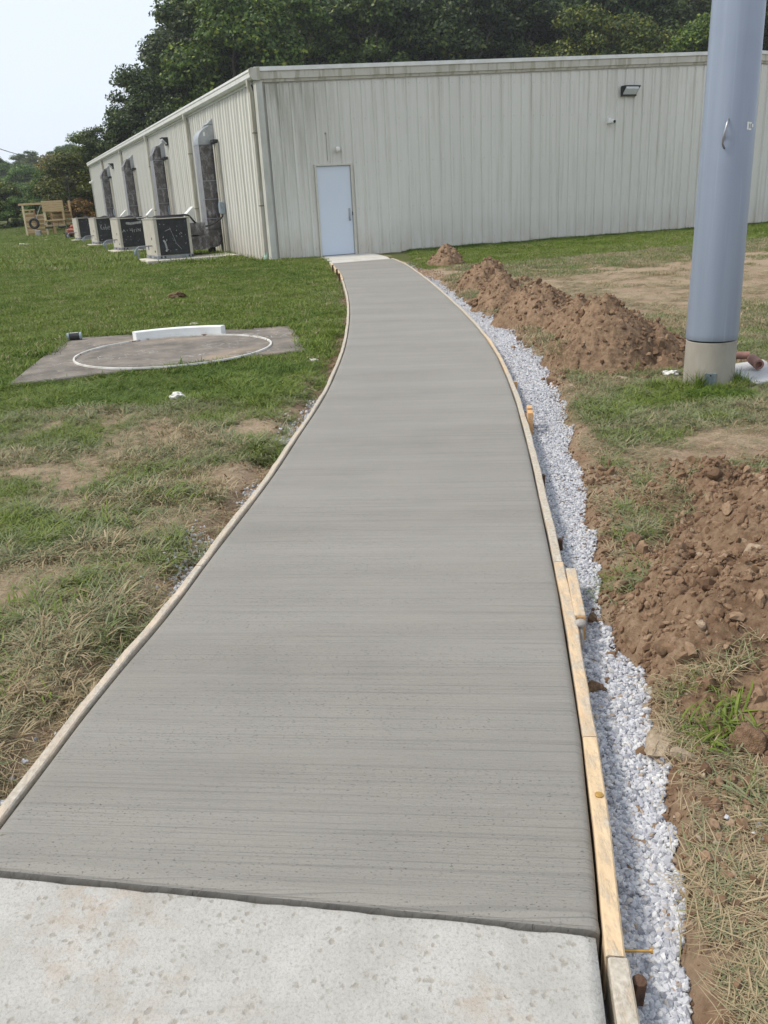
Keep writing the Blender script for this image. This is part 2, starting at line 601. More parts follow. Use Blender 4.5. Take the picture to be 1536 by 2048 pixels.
colr = mixrgb(N, L, attr(N, "gravel").outputs["Fac"], colr, (0.24, 0.24, 0.255))
L.new(colr, b.inputs["Base Color"])
bump(N, L, b, n_f, .9, .02)
ground = link("ground", me, M_ground, smooth=True)
ground["kind"] = "structure"

# ------------------------------------------------------------------ the new path, the old slab, stoop, shot circle slab
def path_s(y):
    return y


M_new = bpy.data.materials.new("fresh_broomed_concrete")
N, L = nodes_of(M_new)
b = N["Principled BSDF"]; b.inputs["Roughness"].default_value = 0.72; b.inputs["Specular IOR Level"].default_value = 0.35
uv = N.new("ShaderNodeUVMap").outputs[0]
streak = noise(N, L, uv, 1, 5, (.35, 80, 1), .62)
streak2 = noise(N, L, uv, 1, 4, (.9, 230, 1), .65)
band = noise(N, L, uv, 1, 4, (.35, 2.2, 1), .6)
mott = noise(N, L, uv, 3.2, 5)
pits = noise(N, L, uv, 1, 3, (85, 260, 1), .6)
mask = noise(N, L, uv, 1, 3, (.9, 6, 1))
c = mixrgb(N, L, maprange(N, L, band, .3, .7), (0.200, 0.188, 0.170), (0.264, 0.251, 0.230))
c = mixrgb(N, L, maprange(N, L, mott, .35, .7, 0, .4), c, (0.272, 0.252, 0.222))
c = mixrgb(N, L, maprange(N, L, streak, .54, .68, 0, .42), c, (0.13, 0.125, 0.118))
c = mixrgb(N, L, maprange(N, L, streak2, .57, .68, 0, .62), c, (0.10, 0.095, 0.09))
pm = math_(N, L, 'MULTIPLY', maprange(N, L, pits, .635, .70), maprange(N, L, mask, .42, .62, .15, .85))
c = mixrgb(N, L, maprange(N, L, noise(N, L, uv, 1, 4, (150, 420, 1), .7), .52, .68, 0, .5), c, (0.12, 0.113, 0.103))
c = mixrgb(N, L, pm, c, (0.085, 0.082, 0.078))
L.new(c, b.inputs["Base Color"])
hh = math_(N, L, 'ADD', math_(N, L, 'MULTIPLY', streak, .6), math_(N, L, 'MULTIPLY', streak2, .5))
hh = math_(N, L, 'SUBTRACT', hh, math_(N, L, 'MULTIPLY', pm, .8))
bump(N, L, b, hh, .8, .008)

YS = np.concatenate([np.arange(1.3, 8, .05), np.arange(8, 20.9, .12)])
TS = np.concatenate([[-.004, 0, .002, .006, .014, .03], np.linspace(.06, .94, 23), [.97, .986, .994, .998, 1.0, 1.004]])


def joint_y(x):      # near edge of the new pour
    return 1.385 + (0.41 - x) * 0.192


def end_y(x):        # far edge, at the stoop
    return 20.02 + (x + .88) * 0.418


ny, nt = 330, len(TS)
q = np.linspace(0, 1, ny) ** 1.35
V = np.zeros((ny, nt, 3)); UV = np.zeros((ny, nt, 2))
for j, t in enumerate(TS):
    y0 = joint_y(-1.1 + 1.5 * t) + .005
    y1 = end_y(-.88 + 1.34 * t) - .012
    yy = y0 + (y1 - y0) * q
    for _ in range(3):
        xl = XL(yy) + .003; xr = XR(yy) - .001 - .003 * np.abs(np.sin(yy * 3.1))
        xx = xl + (xr - xl) * np.clip(t, 0, 1)
    zz = zg(yy) + 0.03 + 0.003 * (fbm(xx * 1.5, yy * 1.5, 2, 60) - .5)
    e = min(t, 1 - t) * 1.5
    zz = zz - np.where(e < .02, .012 * (1 - max(e, 0) / .02) ** 2, 0)
    if e < 0: zz = zz - .12
    V[:, j] = np.stack([xx, yy, zz], 1)
    UV[:, j] = np.stack([np.full(ny, t * 1.5), yy + (t - .5) * .18], 1)
# rounded near and far ends
for i, dzz in ((0, .13), (1, .006), (2, .0012)):
    V[i, :, 2] -= dzz
V[1, :, 1] = V[0, :, 1] + .001; V[2, :, 1] = V[0, :, 1] + .006
V[-1, :, 2] -= .1
me = np_mesh("new_concrete_path", V.reshape(-1, 3), grid_faces(nt, ny))
ul = me.uv_layers.new(name="UVMap")
li = np.zeros(len(me.loops), np.int32); me.loops.foreach_get("vertex_index", li)
ul.data.foreach_set("uv", UV.reshape(-1, 2)[li].astype(np.float32).ravel())
o = link("new_concrete_path", me, M_new, smooth=True)
sm = np.ones((ny - 1, nt - 1), bool); sm[:2] = False; sm[:, :2] = False; sm[:, -2:] = False
me.polygons.foreach_set("use_smooth", sm.ravel())
tag(o, kind="structure")

M_old = bpy.data.materials.new("old_weathered_concrete")
N, L = nodes_of(M_old)
b = N["Principled BSDF"]; b.inputs["Roughness"].default_value = 0.9; b.inputs["Specular IOR Level"].default_value = 0.2
tc = N.new("ShaderNodeTexCoord").outputs["Object"]
c = mixrgb(N, L, maprange(N, L, noise(N, L, tc, 6, 8, None, .75), .36, .64), (0.375, 0.362, 0.336), (0.465, 0.453, 0.43))
c = mixrgb(N, L, maprange(N, L, noise(N, L, tc, 130, 6, (1, 1, 1), .78), .50, .64, 0, .65), c, (0.25, 0.238, 0.212))
nd = N.new("ShaderNodeTexNoise"); nd.inputs["Scale"].default_value = 55; nd.inputs["Detail"].default_value = 4; L.new(tc, nd.inputs[0])
va = N.new("ShaderNodeVectorMath"); va.operation = 'MULTIPLY_ADD'; L.new(nd.outputs[1], va.inputs[0]); va.inputs[1].default_value = (.022, .022, .022); L.new(tc, va.inputs[2])
vo = N.new("ShaderNodeTexVoronoi"); vo.inputs["Scale"].default_value = 46; L.new(va.outputs[0], vo.inputs[0])
sp = math_(N, L, 'MULTIPLY', maprange(N, L, vo.outputs[0], .38, .20), maprange(N, L, noise(N, L, tc, 19, 4), .44, .58))
c = mixrgb(N, L, math_(N, L, 'MULTIPLY', sp, .75), c, (0.27, 0.245, 0.205))
rust = math_(N, L, 'MULTIPLY', maprange(N, L, noise(N, L, tc, 2.3, 3), .52, .68), maprange(N, L, noise(N, L, tc, 22, 4), .42, .66))
c = mixrgb(N, L, math_(N, L, 'MULTIPLY', rust, .5), c, (0.34, 0.22, 0.12))
line = noise(N, L, tc, 1, 3, (.8, 60, 1), .5)
c = mixrgb(N, L, maprange(N, L, line, .62, .74, 0, .35), c, (0.34, 0.33, 0.31))
L.new(c, b.inputs["Base Color"])
hb = math_(N, L, 'ADD', noise(N, L, tc, 140, 5, None, .7), math_(N, L, 'MULTIPLY', sp, -.6))
bump(N, L, b, hb, .6, .006)
# old slab: near edge of the picture, its far edge along the joint, chipped
xs = np.linspace(-3.0, .405, 120); ysl = np.array([1.0, .985, .9, .7, .4, 0, -1, -2.5])
V = []
for i, tt in enumerate([0, .0001, .0012, .006, .1, .25, .5, 1]):
    yj = joint_y(xs) - .001 - .005 * fbm(xs * 22, xs * 0, 3, 71)
    yy = yj - tt * 4.0
    z = np.full_like(xs, .0235) - (.11 if i == 0 else 0) - (.002 if i == 1 else 0) - (.005 * sst(.55, .75, fbm(xs * 15, xs * 0 + 3, 3, 72)) if i in (1, 2) else 0)
    xx = xs - (0.405 - XR(yy) + .012) * sst(-.5, .405, xs) * 1.0
    V.append(np.stack([xx, yy, z], 1))
V = np.array(V)
edge = V[:, -1:].copy(); edge[:, :, 2] -= .1; edge[:, :, 0] += .001
V = np.concatenate([V, edge], 1)
me = np_mesh("old_concrete_slab", V.reshape(-1, 3), grid_faces(V.shape[1], V.shape[0]))
o = link("old_concrete_slab", me, M_old, smooth=False)
me.flip_normals()
tag(o, kind="structure")

M_stoop = mat("stoop_concrete", (0.40, 0.385, 0.35), (0.52, 0.50, 0.46), 5, .85, bump=.3, bscale=90)


def slab(name, poly, z0, z1, m, ch=.02):
    mb = MB(); n = len(poly)
    cx = sum(p[0] for p in poly) / n; cy = sum(p[1] for p in poly) / n
    ring = lambda k, z: [Vector((cx + (p[0] - cx) * k, cy + (p[1] - cy) * k, z)) for p in poly]
    mb.sweep([ring(1, z0), ring(1, z1 - ch), ring(1 - ch / 1.5, z1)])
    o = mb.build(name, m); tag(o, kind="structure"); return o


slab("door_stoop_slab", STOOP, -.05, ZB + .022, M_stoop, .015)

M_pad = bpy.data.materials.new("stained_slab_concrete")
N, L = nodes_of(M_pad)
b = N["Principled BSDF"]; b.inputs["Roughness"].default_value = 0.92; b.inputs["Specular IOR Level"].default_value = 0.15
tc = N.new("ShaderNodeTexCoord").outputs["Object"]
c = mixrgb(N, L, maprange(N, L, noise(N, L, tc, 2.2, 6, None, .65), .35, .68), (0.112, 0.098, 0.086), (0.225, 0.20, 0.175))
c = mixrgb(N, L, maprange(N, L, noise(N, L, tc, 9, 6, None, .7), .52, .72, 0, .7), c, (0.27, 0.24, 0.205))
c = mixrgb(N, L, maprange(N, L, noise(N, L, tc, 1.1, 3), .56, .70, 0, .6), c, (0.32, 0.24, 0.165))
vo = N.new("ShaderNodeTexVoronoi"); vo.feature = 'DISTANCE_TO_EDGE'; vo.inputs["Scale"].default_value = 3.1
wv = N.new("ShaderNodeVectorMath"); wv.operation = 'ADD'; L.new(tc, wv.inputs[0])
nn = N.new("ShaderNodeTexNoise"); nn.inputs["Scale"].default_value = 3; L.new(tc, nn.inputs[0]); L.new(nn.outputs[1], wv.inputs[1]); L.new(wv.outputs[0], vo.inputs[0])
crk = math_(N, L, 'MULTIPLY', maprange(N, L, vo.outputs[0], .02, .004), maprange(N, L, noise(N, L, tc, 1.7, 2), .5, .56))
c = mixrgb(N, L, math_(N, L, 'MULTIPLY', crk, .7), c, (0.42, 0.40, 0.37))
L.new(c, b.inputs["Base Color"])
bump(N, L, b, noise(N, L, tc, 60, 5), .4, .006)
slab("shot_circle_slab", PAD, -.04, .048, M_pad, .012)

# ------------------------------------------------------------------ metal building
def W(u, v, z):
    """building coordinates: u along the gable wall, v along the side wall"""
    p = CORNER + N1 * u + N2 * v
    return Vector((p.x, p.y, z))


EAVE = 4.27
SLOPE = 0.0345
GW, SL = 30.0, 39.4


def wall_mat(name, streaks):
    m = bpy.data.materials.new(name)
    N, L = nodes_of(m)
    b = N["Principled BSDF"]; b.inputs["Roughness"].default_value = 0.45; b.inputs["Specular IOR Level"].default_value = 0.4
    tc = N.new("ShaderNodeTexCoord").outputs["Object"]
    mp = N.new("ShaderNodeMapping"); mp.vector_type = 'TEXTURE'
    mp.inputs["Location"].default_value = CORNER; mp.inputs["Rotation"].default_value = (0, 0, YAW)
    L.new(tc, mp.inputs[0]); P = mp.outputs[0]
    sx = N.new("ShaderNodeSeparateXYZ"); L.new(P, sx.inputs[0])
    c = mixrgb(N, L, maprange(N, L, noise(N, L, P, 1, 4, (.5, .5, .3)), .3, .7), (0.615, 0.602, 0.553), (0.668, 0.655, 0.605))
    run = noise(N, L, P, 1, 5, (9, 9, .35), .6)
    c = mixrgb(N, L, maprange(N, L, run, .52, .75, 0, .45), c, (0.36, 0.335, 0.26))
    # brown splash at the foot
    low = math_(N, L, 'MULTIPLY', maprange(N, L, sx.outputs[2], 1.0, .15), maprange(N, L, noise(N, L, P, 1, 5, (5, 5, 1.2)), .3, .75))
    c = mixrgb(N, L, math_(N, L, 'MULTIPLY', low, .55), c, (0.40, 0.31, 0.20))
    if streaks:
        # green-grey algae hanging from the roof trim at the corner
        a = maprange(N, L, sx.outputs[0], 2.6, .2)
        h = maprange(N, L, sx.outputs[2], .9, 3.9)
        k = math_(N, L, 'MULTIPLY', math_(N, L, 'MULTIPLY', a, h), maprange(N, L, noise(N, L, P, 1, 6, (7, 7, .45), .7), .33, .60))
        c = mixrgb(N, L, math_(N, L, 'MULTIPLY', k, .80), c, (0.19, 0.185, 0.12))
        k2 = math_(N, L, 'MULTIPLY', maprange(N, L, sx.outputs[2], 2.7, 4.5), maprange(N, L, noise(N, L, P, 1, 5, (11, 11, .3), .7), .52, .76))
        c = mixrgb(N, L, math_(N, L, 'MULTIPLY', k2, .5), c, (0.27, 0.255, 0.20))
    L.new(c, b.inputs["Base Color"])
    bump(N, L, b, noise(N, L, P, 1, 3, (3, 3, 1.2)), .12, .01)
    return m


M_gable = wall_mat("stained_cream_metal", True)
M_side = wall_mat("cream_metal", False)
M_trim = mat("cream_trim_metal", (0.52, 0.50, 0.445), (0.44, 0.42, 0.36), 2.2, .45, bump=.05, speck=(1, .52, (0.36, 0.34, 0.27), (9, 9, .8)))
M_white = mat("white_trim_metal", (0.72, 0.72, 0.70), (0.60, 0.60, 0.57), 3, .4)
M_corner = mat("corner_trim_metal", (0.53, 0.53, 0.49), (0.40, 0.40, 0.35), 4, .4, stretch=(1, 1, .4))
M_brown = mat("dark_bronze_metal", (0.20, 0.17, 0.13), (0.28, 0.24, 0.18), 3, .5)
M_roof = mat("pale_metal_roof", (0.50, 0.50, 0.49), (0.58, 0.58, 0.57), .6, .4, metallic=.2)
M_dark = mat("black_plastic", (0.022, 0.023, 0.025), (0.04, 0.04, 0.042), 9, .5)
M_black = mat("black_rubber", (0.016, 0.016, 0.017), (0.035, 0.034, 0.033), 14, .65, bump=.2)
M_steel = mat("steel", (0.42, 0.43, 0.45), (0.33, 0.34, 0.36), 14, .35, metallic=.8)
M_lens = mat("prismatic_lens", (0.72, 0.75, 0.80), (0.62, 0.66, 0.72), 30, .18, spec=.6, bump=.3, bscale=60)
M_lampwhite = mat("white_plastic", (0.78, 0.78, 0.76), (0.70, 0.70, 0.67), 9, .35)

bld = empty("metal_building", W(0, 0, 0))
tag(bld, "long low cream metal building with ribbed walls and a white door", "building")
bpy.context.view_layer.update()


def bpart(mb, name, m, parent=None, smooth=False):
    """a part of the building whose mesh is given in world coordinates"""
    mb.v = [(x - CORNER.x, y - CORNER.y, z) for (x, y, z) in mb.v]
    return mb.build(name, m, parent or bld, smooth)


# object coordinates of the parts are relative to the corner: the wall materials use that frame
for m_ in (M_gable, M_side):
    for n_ in m_.node_tree.nodes:
        if n_.type == 'MAPPING' and n_.vector_type == 'TEXTURE':
            n_.inputs["Location"].default_value = (0, 0, 0)


def rake(u):
    return EAVE + SLOPE * min(u, 30 - u) if u > 15 else EAVE + SLOPE * u


DOOR_U0, DOOR_U1, DOOR_T = 1.225, 2.215, 2.335


def panel(mb, side, a0, a1, top, door=False):
    """one 36 inch ribbed sheet from a0 to a1; ribs every foot; each sheet laps 2 mm over the last"""
    prof = []
    k = a0
    w = (a1 - a0)
    for i in range(3):
        c = a0 + w * i / 3
        if i == 0:
            prof += [(c - .018, .042 + .003), (c + .018, .042)]
        else:
            prof += [(c - .018, .042), (c + .018, .042)]
        prof += [(c + .040, 0.0), (c + .118, 0.0), (c + .124, .004), (c + .134, .004), (c + .140, 0.0), (c + .182, 0), (c + .188, .004), (c + .198, .004), (c + .204, 0), (c + w / 3 - .040, 0.0)]
    prof += [(a1 - .018, .042), (a1 + .016, .042)]
    prof = [(p[0], p[1] + .012) for p in prof]
    if door:
        for e in (DOOR_U0, DOOR_U1):
            if prof[0][0] < e < prof[-1][0]:
                for j in range(len(prof) - 1):
                    if prof[j][0] < e < prof[j + 1][0]:
                        t = (e - prof[j][0]) / (prof[j + 1][0] - prof[j][0])
                        d = prof[j][1] * (1 - t) + prof[j + 1][1] * t
                        prof = prof[:j + 1] + [(e, d)] + prof[j + 1:]
                        break
    vs = []; fs = []
    P = (lambda a, d, z: W(a, -d, z)) if side == 'g' else (lambda a, d, z: W(-d, a, z))
    for j in range(len(prof) - 1):
        (a, d), (a2, d2) = prof[j], prof[j + 1]
        z0 = ZB - .03
        if door and a >= DOOR_U0 - 1e-6 and a2 <= DOOR_U1 + 1e-6:
            z0 = DOOR_T
        o = len(vs)
        vs += [P(a, d, z0), P(a2, d2, z0), P(a2, d2, top(a2)), P(a, d, top(a))]
        fs.append((o, o + 1, o + 2, o + 3) if side == 'g' else (o + 3, o + 2, o + 1, o))
    mb.add(vs, fs)


# backing walls
mb = MB()
for (u0, u1, z0) in ((0, DOOR_U0, 0), (DOOR_U0, DOOR_U1, DOOR_T), (DOOR_U1, 15, 0), (15, GW, 0)):
    mb.add([W(u0, 0.0, z0), W(u1, 0.0, z0), W(u1, 0.0, rake(u1)), W(u0, 0.0, rake(u0)), W(u0, .15, z0), W(u1, .15, z0), W(u1, .15, rake(u1)), W(u0, .15, rake(u0))],
           [(0, 1, 2, 3), (7, 6, 5, 4), (0, 4, 5, 1), (1, 5, 6, 2), (2, 6, 7, 3), (3, 7, 4, 0)])
gw = bpart(mb, "gable_wall", M_gable)
mb = MB()
mb.add([W(0, .16, 0), W(0, SL, 0), W(0, SL, EAVE), W(0, .16, EAVE), W(.15, .16, 0), W(.15, SL, 0), W(.15, SL, EAVE), W(.15, .16, EAVE)],
       [(3, 2, 1, 0), (4, 5, 6, 7), (0, 1, 5, 4), (1, 2, 6, 5), (2, 3, 7, 6), (3, 0, 4, 7)])
sw = bpart(mb, "side_wall", M_side)
mb = MB()
for f in ((W(.15, SL, 0), W(GW, SL, 0), EAVE, EAVE), (W(GW, SL, 0), W(GW, .16, 0), EAVE, EAVE)):
    a, c, h0, h1 = f
    mb.add([(a.x, a.y, 0), (c.x, c.y, 0), (c.x, c.y, h1), (a.x, a.y, h0)], [(0, 1, 2, 3)])
bpart(mb, "rear_wall", M_side)

PW = 0.9144
k = 0
a = 0.16
while a < 20.5:
    mb = MB()
    a1 = a + PW
    panel(mb, 'g', a, a1, lambda u: rake(u) - .16, door=(a < 2.4))
    mb.v = [(x - CORNER.x, y - CORNER.y, z) for (x, y, z) in mb.v]
    mb.build("wall_panel", M_gable, gw, fix=False)
    a = a1
a = 0.20
first = None
while a < SL - .5:
    if first is None:
        mb = MB(); panel(mb, 's', a, a + PW, lambda u: EAVE - .10)
        mb.v = [(x - CORNER.x, y - CORNER.y, z) for (x, y, z) in mb.v]
        first = mb.build("wall_panel", M_side, sw, fix=False)
        a0 = a
    else:
        c = first.copy(); COL.objects.link(c); c.parent = sw
        c.location = N2 * (a - a0)
    a += PW

# rows of screw heads on the gable sheets (too small to pick apart)
mb = MB()
for zz in (.35, 1.25, 2.35, 3.35, 4.15):
    for i in range(66):
        u = .16 + .06 + i * PW / 3
        if u > 20 or (DOOR_U0 - .05 < u < DOOR_U1 + .05 and zz < 2.36): continue
        p = W(u, -.014, zz)
        mb.box(p, (.016, .008, .016), YAW)
o = bpart(mb, "screw_heads", M_steel, gw); o["kind"] = "stuff"

# rake trim over the gable: a box fascia with a lip above and below, in lengths with a lapped seam
RZ = .06
cuts = [-.09, 2.95, 8.88, 14.9, 20.9, 27.0, 30.1]
for i in range(len(cuts) - 1):
    u0, u1 = cuts[i], cuts[i + 1]
    if u1 > 15 > u0: u1_ = u1
    mb = MB(); g = .0015 * (i % 2)
    prof = [(0.02, .115), (-.085 - g, .125), (-.10 - g, .035), (-.092 - g, .03), (-.092 - g, -.115), (-.070 - g, -.125), (-.062, -.128), (-.062, -.150), (-.055, -.150), (-.055, -.180), (0.02, -.180)]
    rings = []
    for u in (u0, u1 + .002):
        zz = rake(max(u, 0)) + RZ
        rings.append([W(u, p[0], zz + p[1]) for p in prof])
    mb.sweep(rings)
    bpart(mb, "rake_trim", M_trim)
# bright drip edge along the top of the rake
mb = MB(); rings = []
for u in (-.09, 15.0, 30.1):
    zz = rake(max(u, 0)) + RZ
    rings.append([W(u, p[0], zz + p[1]) for p in [(.25, .155), (-.116, .138), (-.118, .050), (-.104, .046), (-.098, .122), (.25, .13)]])
mb.sweep(rings)
bpart(mb, "drip_edge", M_white)

# gutter along the side
mb = MB(); rings = []
for v in (-.09, SL + .06):
    rings.append([W(p[0], v, EAVE + p[1]) for p in [(0, .17), (-.19, .17), (-.215, .155), (-.215, .11), (-.20, .09), (-.19, .0), (-.15, -.05), (-.06, -.05), (-.06, -.10), (0, -.10)]])
mb.sweep(rings)
bpart(mb, "gutter", M_white)
mb = MB()
mb.prism([(0.02, .19), (-.19, .18), (-.235, .16), (-.235, .10), (-.21, .0), (-.16, -.07), (0.02, -.09)], W(0, -.155, EAVE), N1, (0, 0, 1), N2, .062)
bpart(mb, "gutter_end_cap", M_trim)

# roof
mb = MB()
zr = lambda u: EAVE + .17 + SLOPE * (u if u <= 15 else 30 - u)
for (u0, u1) in ((-.2, 15), (15, 30.2)):
    mb.add([W(u0, -.03, zr(max(u0, 0))), W(u1, -.03, zr(min(u1, 30))), W(u1, SL + .1, zr(min(u1, 30))), W(u0, SL + .1, zr(max(u0, 0)))], [(0, 1, 2, 3)])
bpart(mb, "roof", M_roof)

# corner trims
mb = MB()
mb.prism([(-.075, -.075), (.075, -.075), (.075, -.05), (.055, -.05), (.055, .0), (0, 0), (0, .12), (-.05, .12), (-.05, .16), (-.075, .16)], W(0, 0, ZB - .03), N1, N2, (0, 0, 1), EAVE - ZB - .06)
bpart(mb, "corner_trim", M_corner)
mb = MB()
mb.box(W(-.04, SL - .05, (EAVE + ZB) / 2), (.12, .14, EAVE - ZB), YAW)
bpart(mb, "corner_trim", M_corner)


def downspout(v, cup=False):
    mb = MB()
    path = [W(-.15, v, EAVE - .02), W(-.15, v, EAVE - .16), W(-.105, v, EAVE - .30), W(-.105, v, ZB + .04)]
    rings = []
    for p in path:
        rings.append([p + N1 * i * .045 + N2 * j * .055 for (i, j) in ((-1, -1), (1, -1), (1, 1), (-1, 1))])
    mb.sweep(rings)
    o = bpart(mb, "downspout", M_trim)
    for zz in (1.45, 3.1):
        mb = MB(); mb.box(W(-.10, v, zz), (.115, .135, .035), YAW, .004)
        bpart(mb, "strap", M_brown, o)
    # dark strip beside the pipe, standing in for the shadow behind it
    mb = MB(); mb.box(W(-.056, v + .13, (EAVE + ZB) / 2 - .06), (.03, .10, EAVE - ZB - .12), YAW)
    bpart(mb, "shade_strip", M_brown, o)
    return o


for v in (.30, 8.12, 16.10, 24.10, 32.2):
    downspout(v)
mb = MB()
mb.lathe([(.055, 0), (.075, .02), (.078, .13), (.066, .15), (.062, .21), (.05, .215)], W(-.10, .30, ZB - .02), 16)
o = mb.build("drain_cup", mat("pale_green_plastic", (0.36, 0.50, 0.42), (0.45, 0.56, 0.48), 12, .45), smooth=False)
tag(o, "pale green drain pipe cup at the foot of the corner downspout", "drain pipe")

# door
M_door = mat("white_door_paint", (0.60, 0.655, 0.735), (0.58, 0.635, 0.72), 1.2, .38, bump=.03, bscale=40)
M_dframe = mat("door_frame_paint", (0.50, 0.48, 0.41), (0.56, 0.54, 0.47), 5, .45)
mb = MB()
mb.box(W((1.275 + 2.165) / 2, .0, (ZB + .03 + 2.285) / 2), (.885, .045, 2.285 - ZB - .03), YAW, .003)
door = bpart(mb, "door", M_door)
mb = MB()
for (u, w_, z0, z1) in ((1.245, .05, ZB, 2.335), (2.195, .05, ZB, 2.335)):
    mb.box(W(u, -.018, (z0 + z1) / 2), (w_, .10, z1 - z0), YAW, .004)
mb.box(W(1.72, -.018, 2.313), (.90, .10, .044), YAW, .004)
bpart(mb, "door_frame", M_dframe)
mb = MB()
mb.box(W(1.72, -.012, ZB + .025), (.90, .10, .016), YAW, .003)
bpart(mb, "threshold", M_dark)
mb = MB()
mb.box(W(2.085, -.027, 1.13), (.055, .008, .30), YAW, .003)
mb.box(W(2.085, -.032, 1.23), (.036, .008, .036), YAW, .004)
mb.tube([W(2.085, -.03, 1.09), W(2.085, -.075, 1.07), W(2.085, -.08, 1.03), W(2.085, -.03, .985)], .012, 8)
bpart(mb, "door_handle", M_steel, door)
mb = MB()
mb.box(W(2.163, -.052, 1.15), (.016, .03, .085), YAW, .003)
bpart(mb, "latch_guard", M_black, door)
for zz in (.42, 1.2, 2.05):
    mb = MB(); mb.tube([W(1.272, -.035, zz - .055), W(1.272, -.035, zz + .055)], .008, 8)
    bpart(mb, "hinge", M_steel, door)

# ------------------------------------------------------------------ fittings on the walls
def fitting(name, label, cat, loc, group=None):
    o = empty(name, loc, YAW); tag(o, label, cat, group); return o


# wall pack over the gable (local x along the wall, -y outwards)
def wall_pack(loc, rz, label, small=1.0):
    o = empty("wall_light", loc, rz); tag(o, label, "light", "black wall lights on the building")
    s = small
    mb = MB()
    mb.prism([(0, .13), (-.22, .13), (-.23, .10), (-.20, .095), (-.05, -.07), (-.06, -.12), (0, -.13)], (-.25 * s, 0, 0), (0, 1, 0), (0, 0, 1), (1, 0, 0), .035 * s)
    mb.prism([(0, .13), (-.22, .13), (-.23, .10), (-.20, .095), (-.05, -.07), (-.06, -.12), (0, -.13)], (.215 * s, 0, 0), (0, 1, 0), (0, 0, 1), (1, 0, 0), .035 * s)
    mb.box((0, -.11, .12), (.44 * s, .22, .022))
    mb.box((0, -.03, -.01), (.44 * s, .06, .23))
    mb.build("housing", M_dark, o)
    mb = MB()
    mb.prism([(-.19, .105), (-.06, .105), (-.06, -.08), (-.075, -.085), (-.195, .05)], (-.213 * s, 0, 0), (0, 1, 0), (0, 0, 1), (1, 0, 0), .426 * s)
    mb.build("lens", M_lens, o)
    return o


wall_pack(W(10.58, -.046, 3.92), YAW, "black wall light with a pale lens high on the wide grey gable wall")
SIDE = YAW - math.pi / 2
wall_pack(W(-.046, 12.05, 3.74), SIDE, "black wall light under the gutter above the second duct from the corner", .8)
wall_pack(W(-.046, 28.0, 3.70), SIDE, "small black wall light under the gutter beyond the third duct", .8)

o = fitting("security_camera", "white security camera with black lens below the gable wall light", "camera", W(9.99, -.046, 3.16))
mb = MB(); mb.box((-.05, -.04, .015), (.11, .08, .14), 0, .012); mb.build("mount", M_lampwhite, o)
mb = MB(); mb.lathe([(.05, 0), (.062, .01), (.062, .10), (.05, .125)], (.03, -.06, -.012), 14, Matrix.Rotation(R(90), 3, 'X')); mb.build("camera_body", M_lampwhite, o, True)
mb = MB(); mb.lathe([(.040, 0), (.042, .01), (.020, .02)], (.03, -.182, -.012), 14, Matrix.Rotation(R(90), 3, 'X')); mb.build("lens", M_black, o)
o = fitting("security_camera", "small white camera on the side wall at the far end of the building", "camera", W(-.046, 38.9, 3.32))
o.rotation_euler.z = SIDE
mb = MB(); mb.box((0, -.05, 0), (.12, .1, .16), 0, .02); mb.build("mount", M_lampwhite, o)
mb = MB(); mb.lathe([(.06, 0), (.065, .1), (.03, .14)], (0, -.1, -.05), 12, Matrix.Rotation(R(90), 3, 'X')); mb.build("camera_body", M_lampwhite, o)

o = fitting("door_light", "small round white lamp holder on the wall above the white door", "lamp", W(1.86, -.05, 2.66))
mb = MB(); mb.lathe([(.062, 0), (.064, .03), (.04, .045)], (0, 0, 0), 18, Matrix.Rotation(R(90), 3, 'X')); mb.build("base", M_lampwhite, o, True)
Mx = Matrix.Rotation(R(60), 3, 'Y') @ Matrix.Rotation(R(115), 3, 'X')
mb = MB(); mb.lathe([(.02, 0), (.03, .05), (.05, .08), (.055, .11), (.045, .14), (.02, .155)], (0, -.04, 0), 16, Mx); mb.build("bulb", mat("lamp_glass", (0.70, 0.68, 0.62), (0.60, 0.57, 0.5), 20, .25), o, True)
o = fitting("hole_cap", "dark screwed plug with a rust run on the wall above the door", "plug", W(1.58, -.016, 3.03))
mb = MB(); mb.lathe([(.022, 0), (.022, .012), (.012, .016)], (0, 0, 0), 10, Matrix.Rotation(R(90), 3, 'X')); mb.build("cap", M_brown, o)
mb = MB(); mb.box((.012, .0005, -.32), (.014, .002, .6)); mb.build("rust_run", M_brown, o)

# electrical boxes
M_grey = mat("grey_box_paint", (0.22, 0.27, 0.31), (0.28, 0.33, 0.36), 6, .5)
BOXV = (4.45, 12.78, 21.0, 29.4)
for i, v in enumerate(BOXV):
    o = empty("disconnect_box", W(-.048, v, 1.30), SIDE)
    tag(o, ["grey electrical box on the side wall nearest the corner, black cable at its foot", "grey electrical box on the side wall behind the second air unit",
            "grey electrical box on the side wall between the third and second ducts", "grey electrical box beside the farthest duct"][i], "electrical box", "grey electrical boxes on the side wall")
    mb = MB(); mb.box((0, -.07, .14), (.20, .14, .34), 0, .01); mb.build("cabinet", M_grey, o)
    mb = MB(); mb.box((0, -.147, .13), (.17, .014, .26), 0, .004); mb.build("cover", M_grey, o)
    mb = MB(); mb.box((.115, -.09, .2), (.03, .05, .03), 0, .005); mb.tube([(.115, -.09, .2), (.125, -.14, .26)], .012, 6); mb.build("handle", M_steel, o)
    mb = MB(); mb.tube([(0, -.06, -.03), (0, -.06, -.09)], .03, 8); mb.build("hub", M_dark, o)

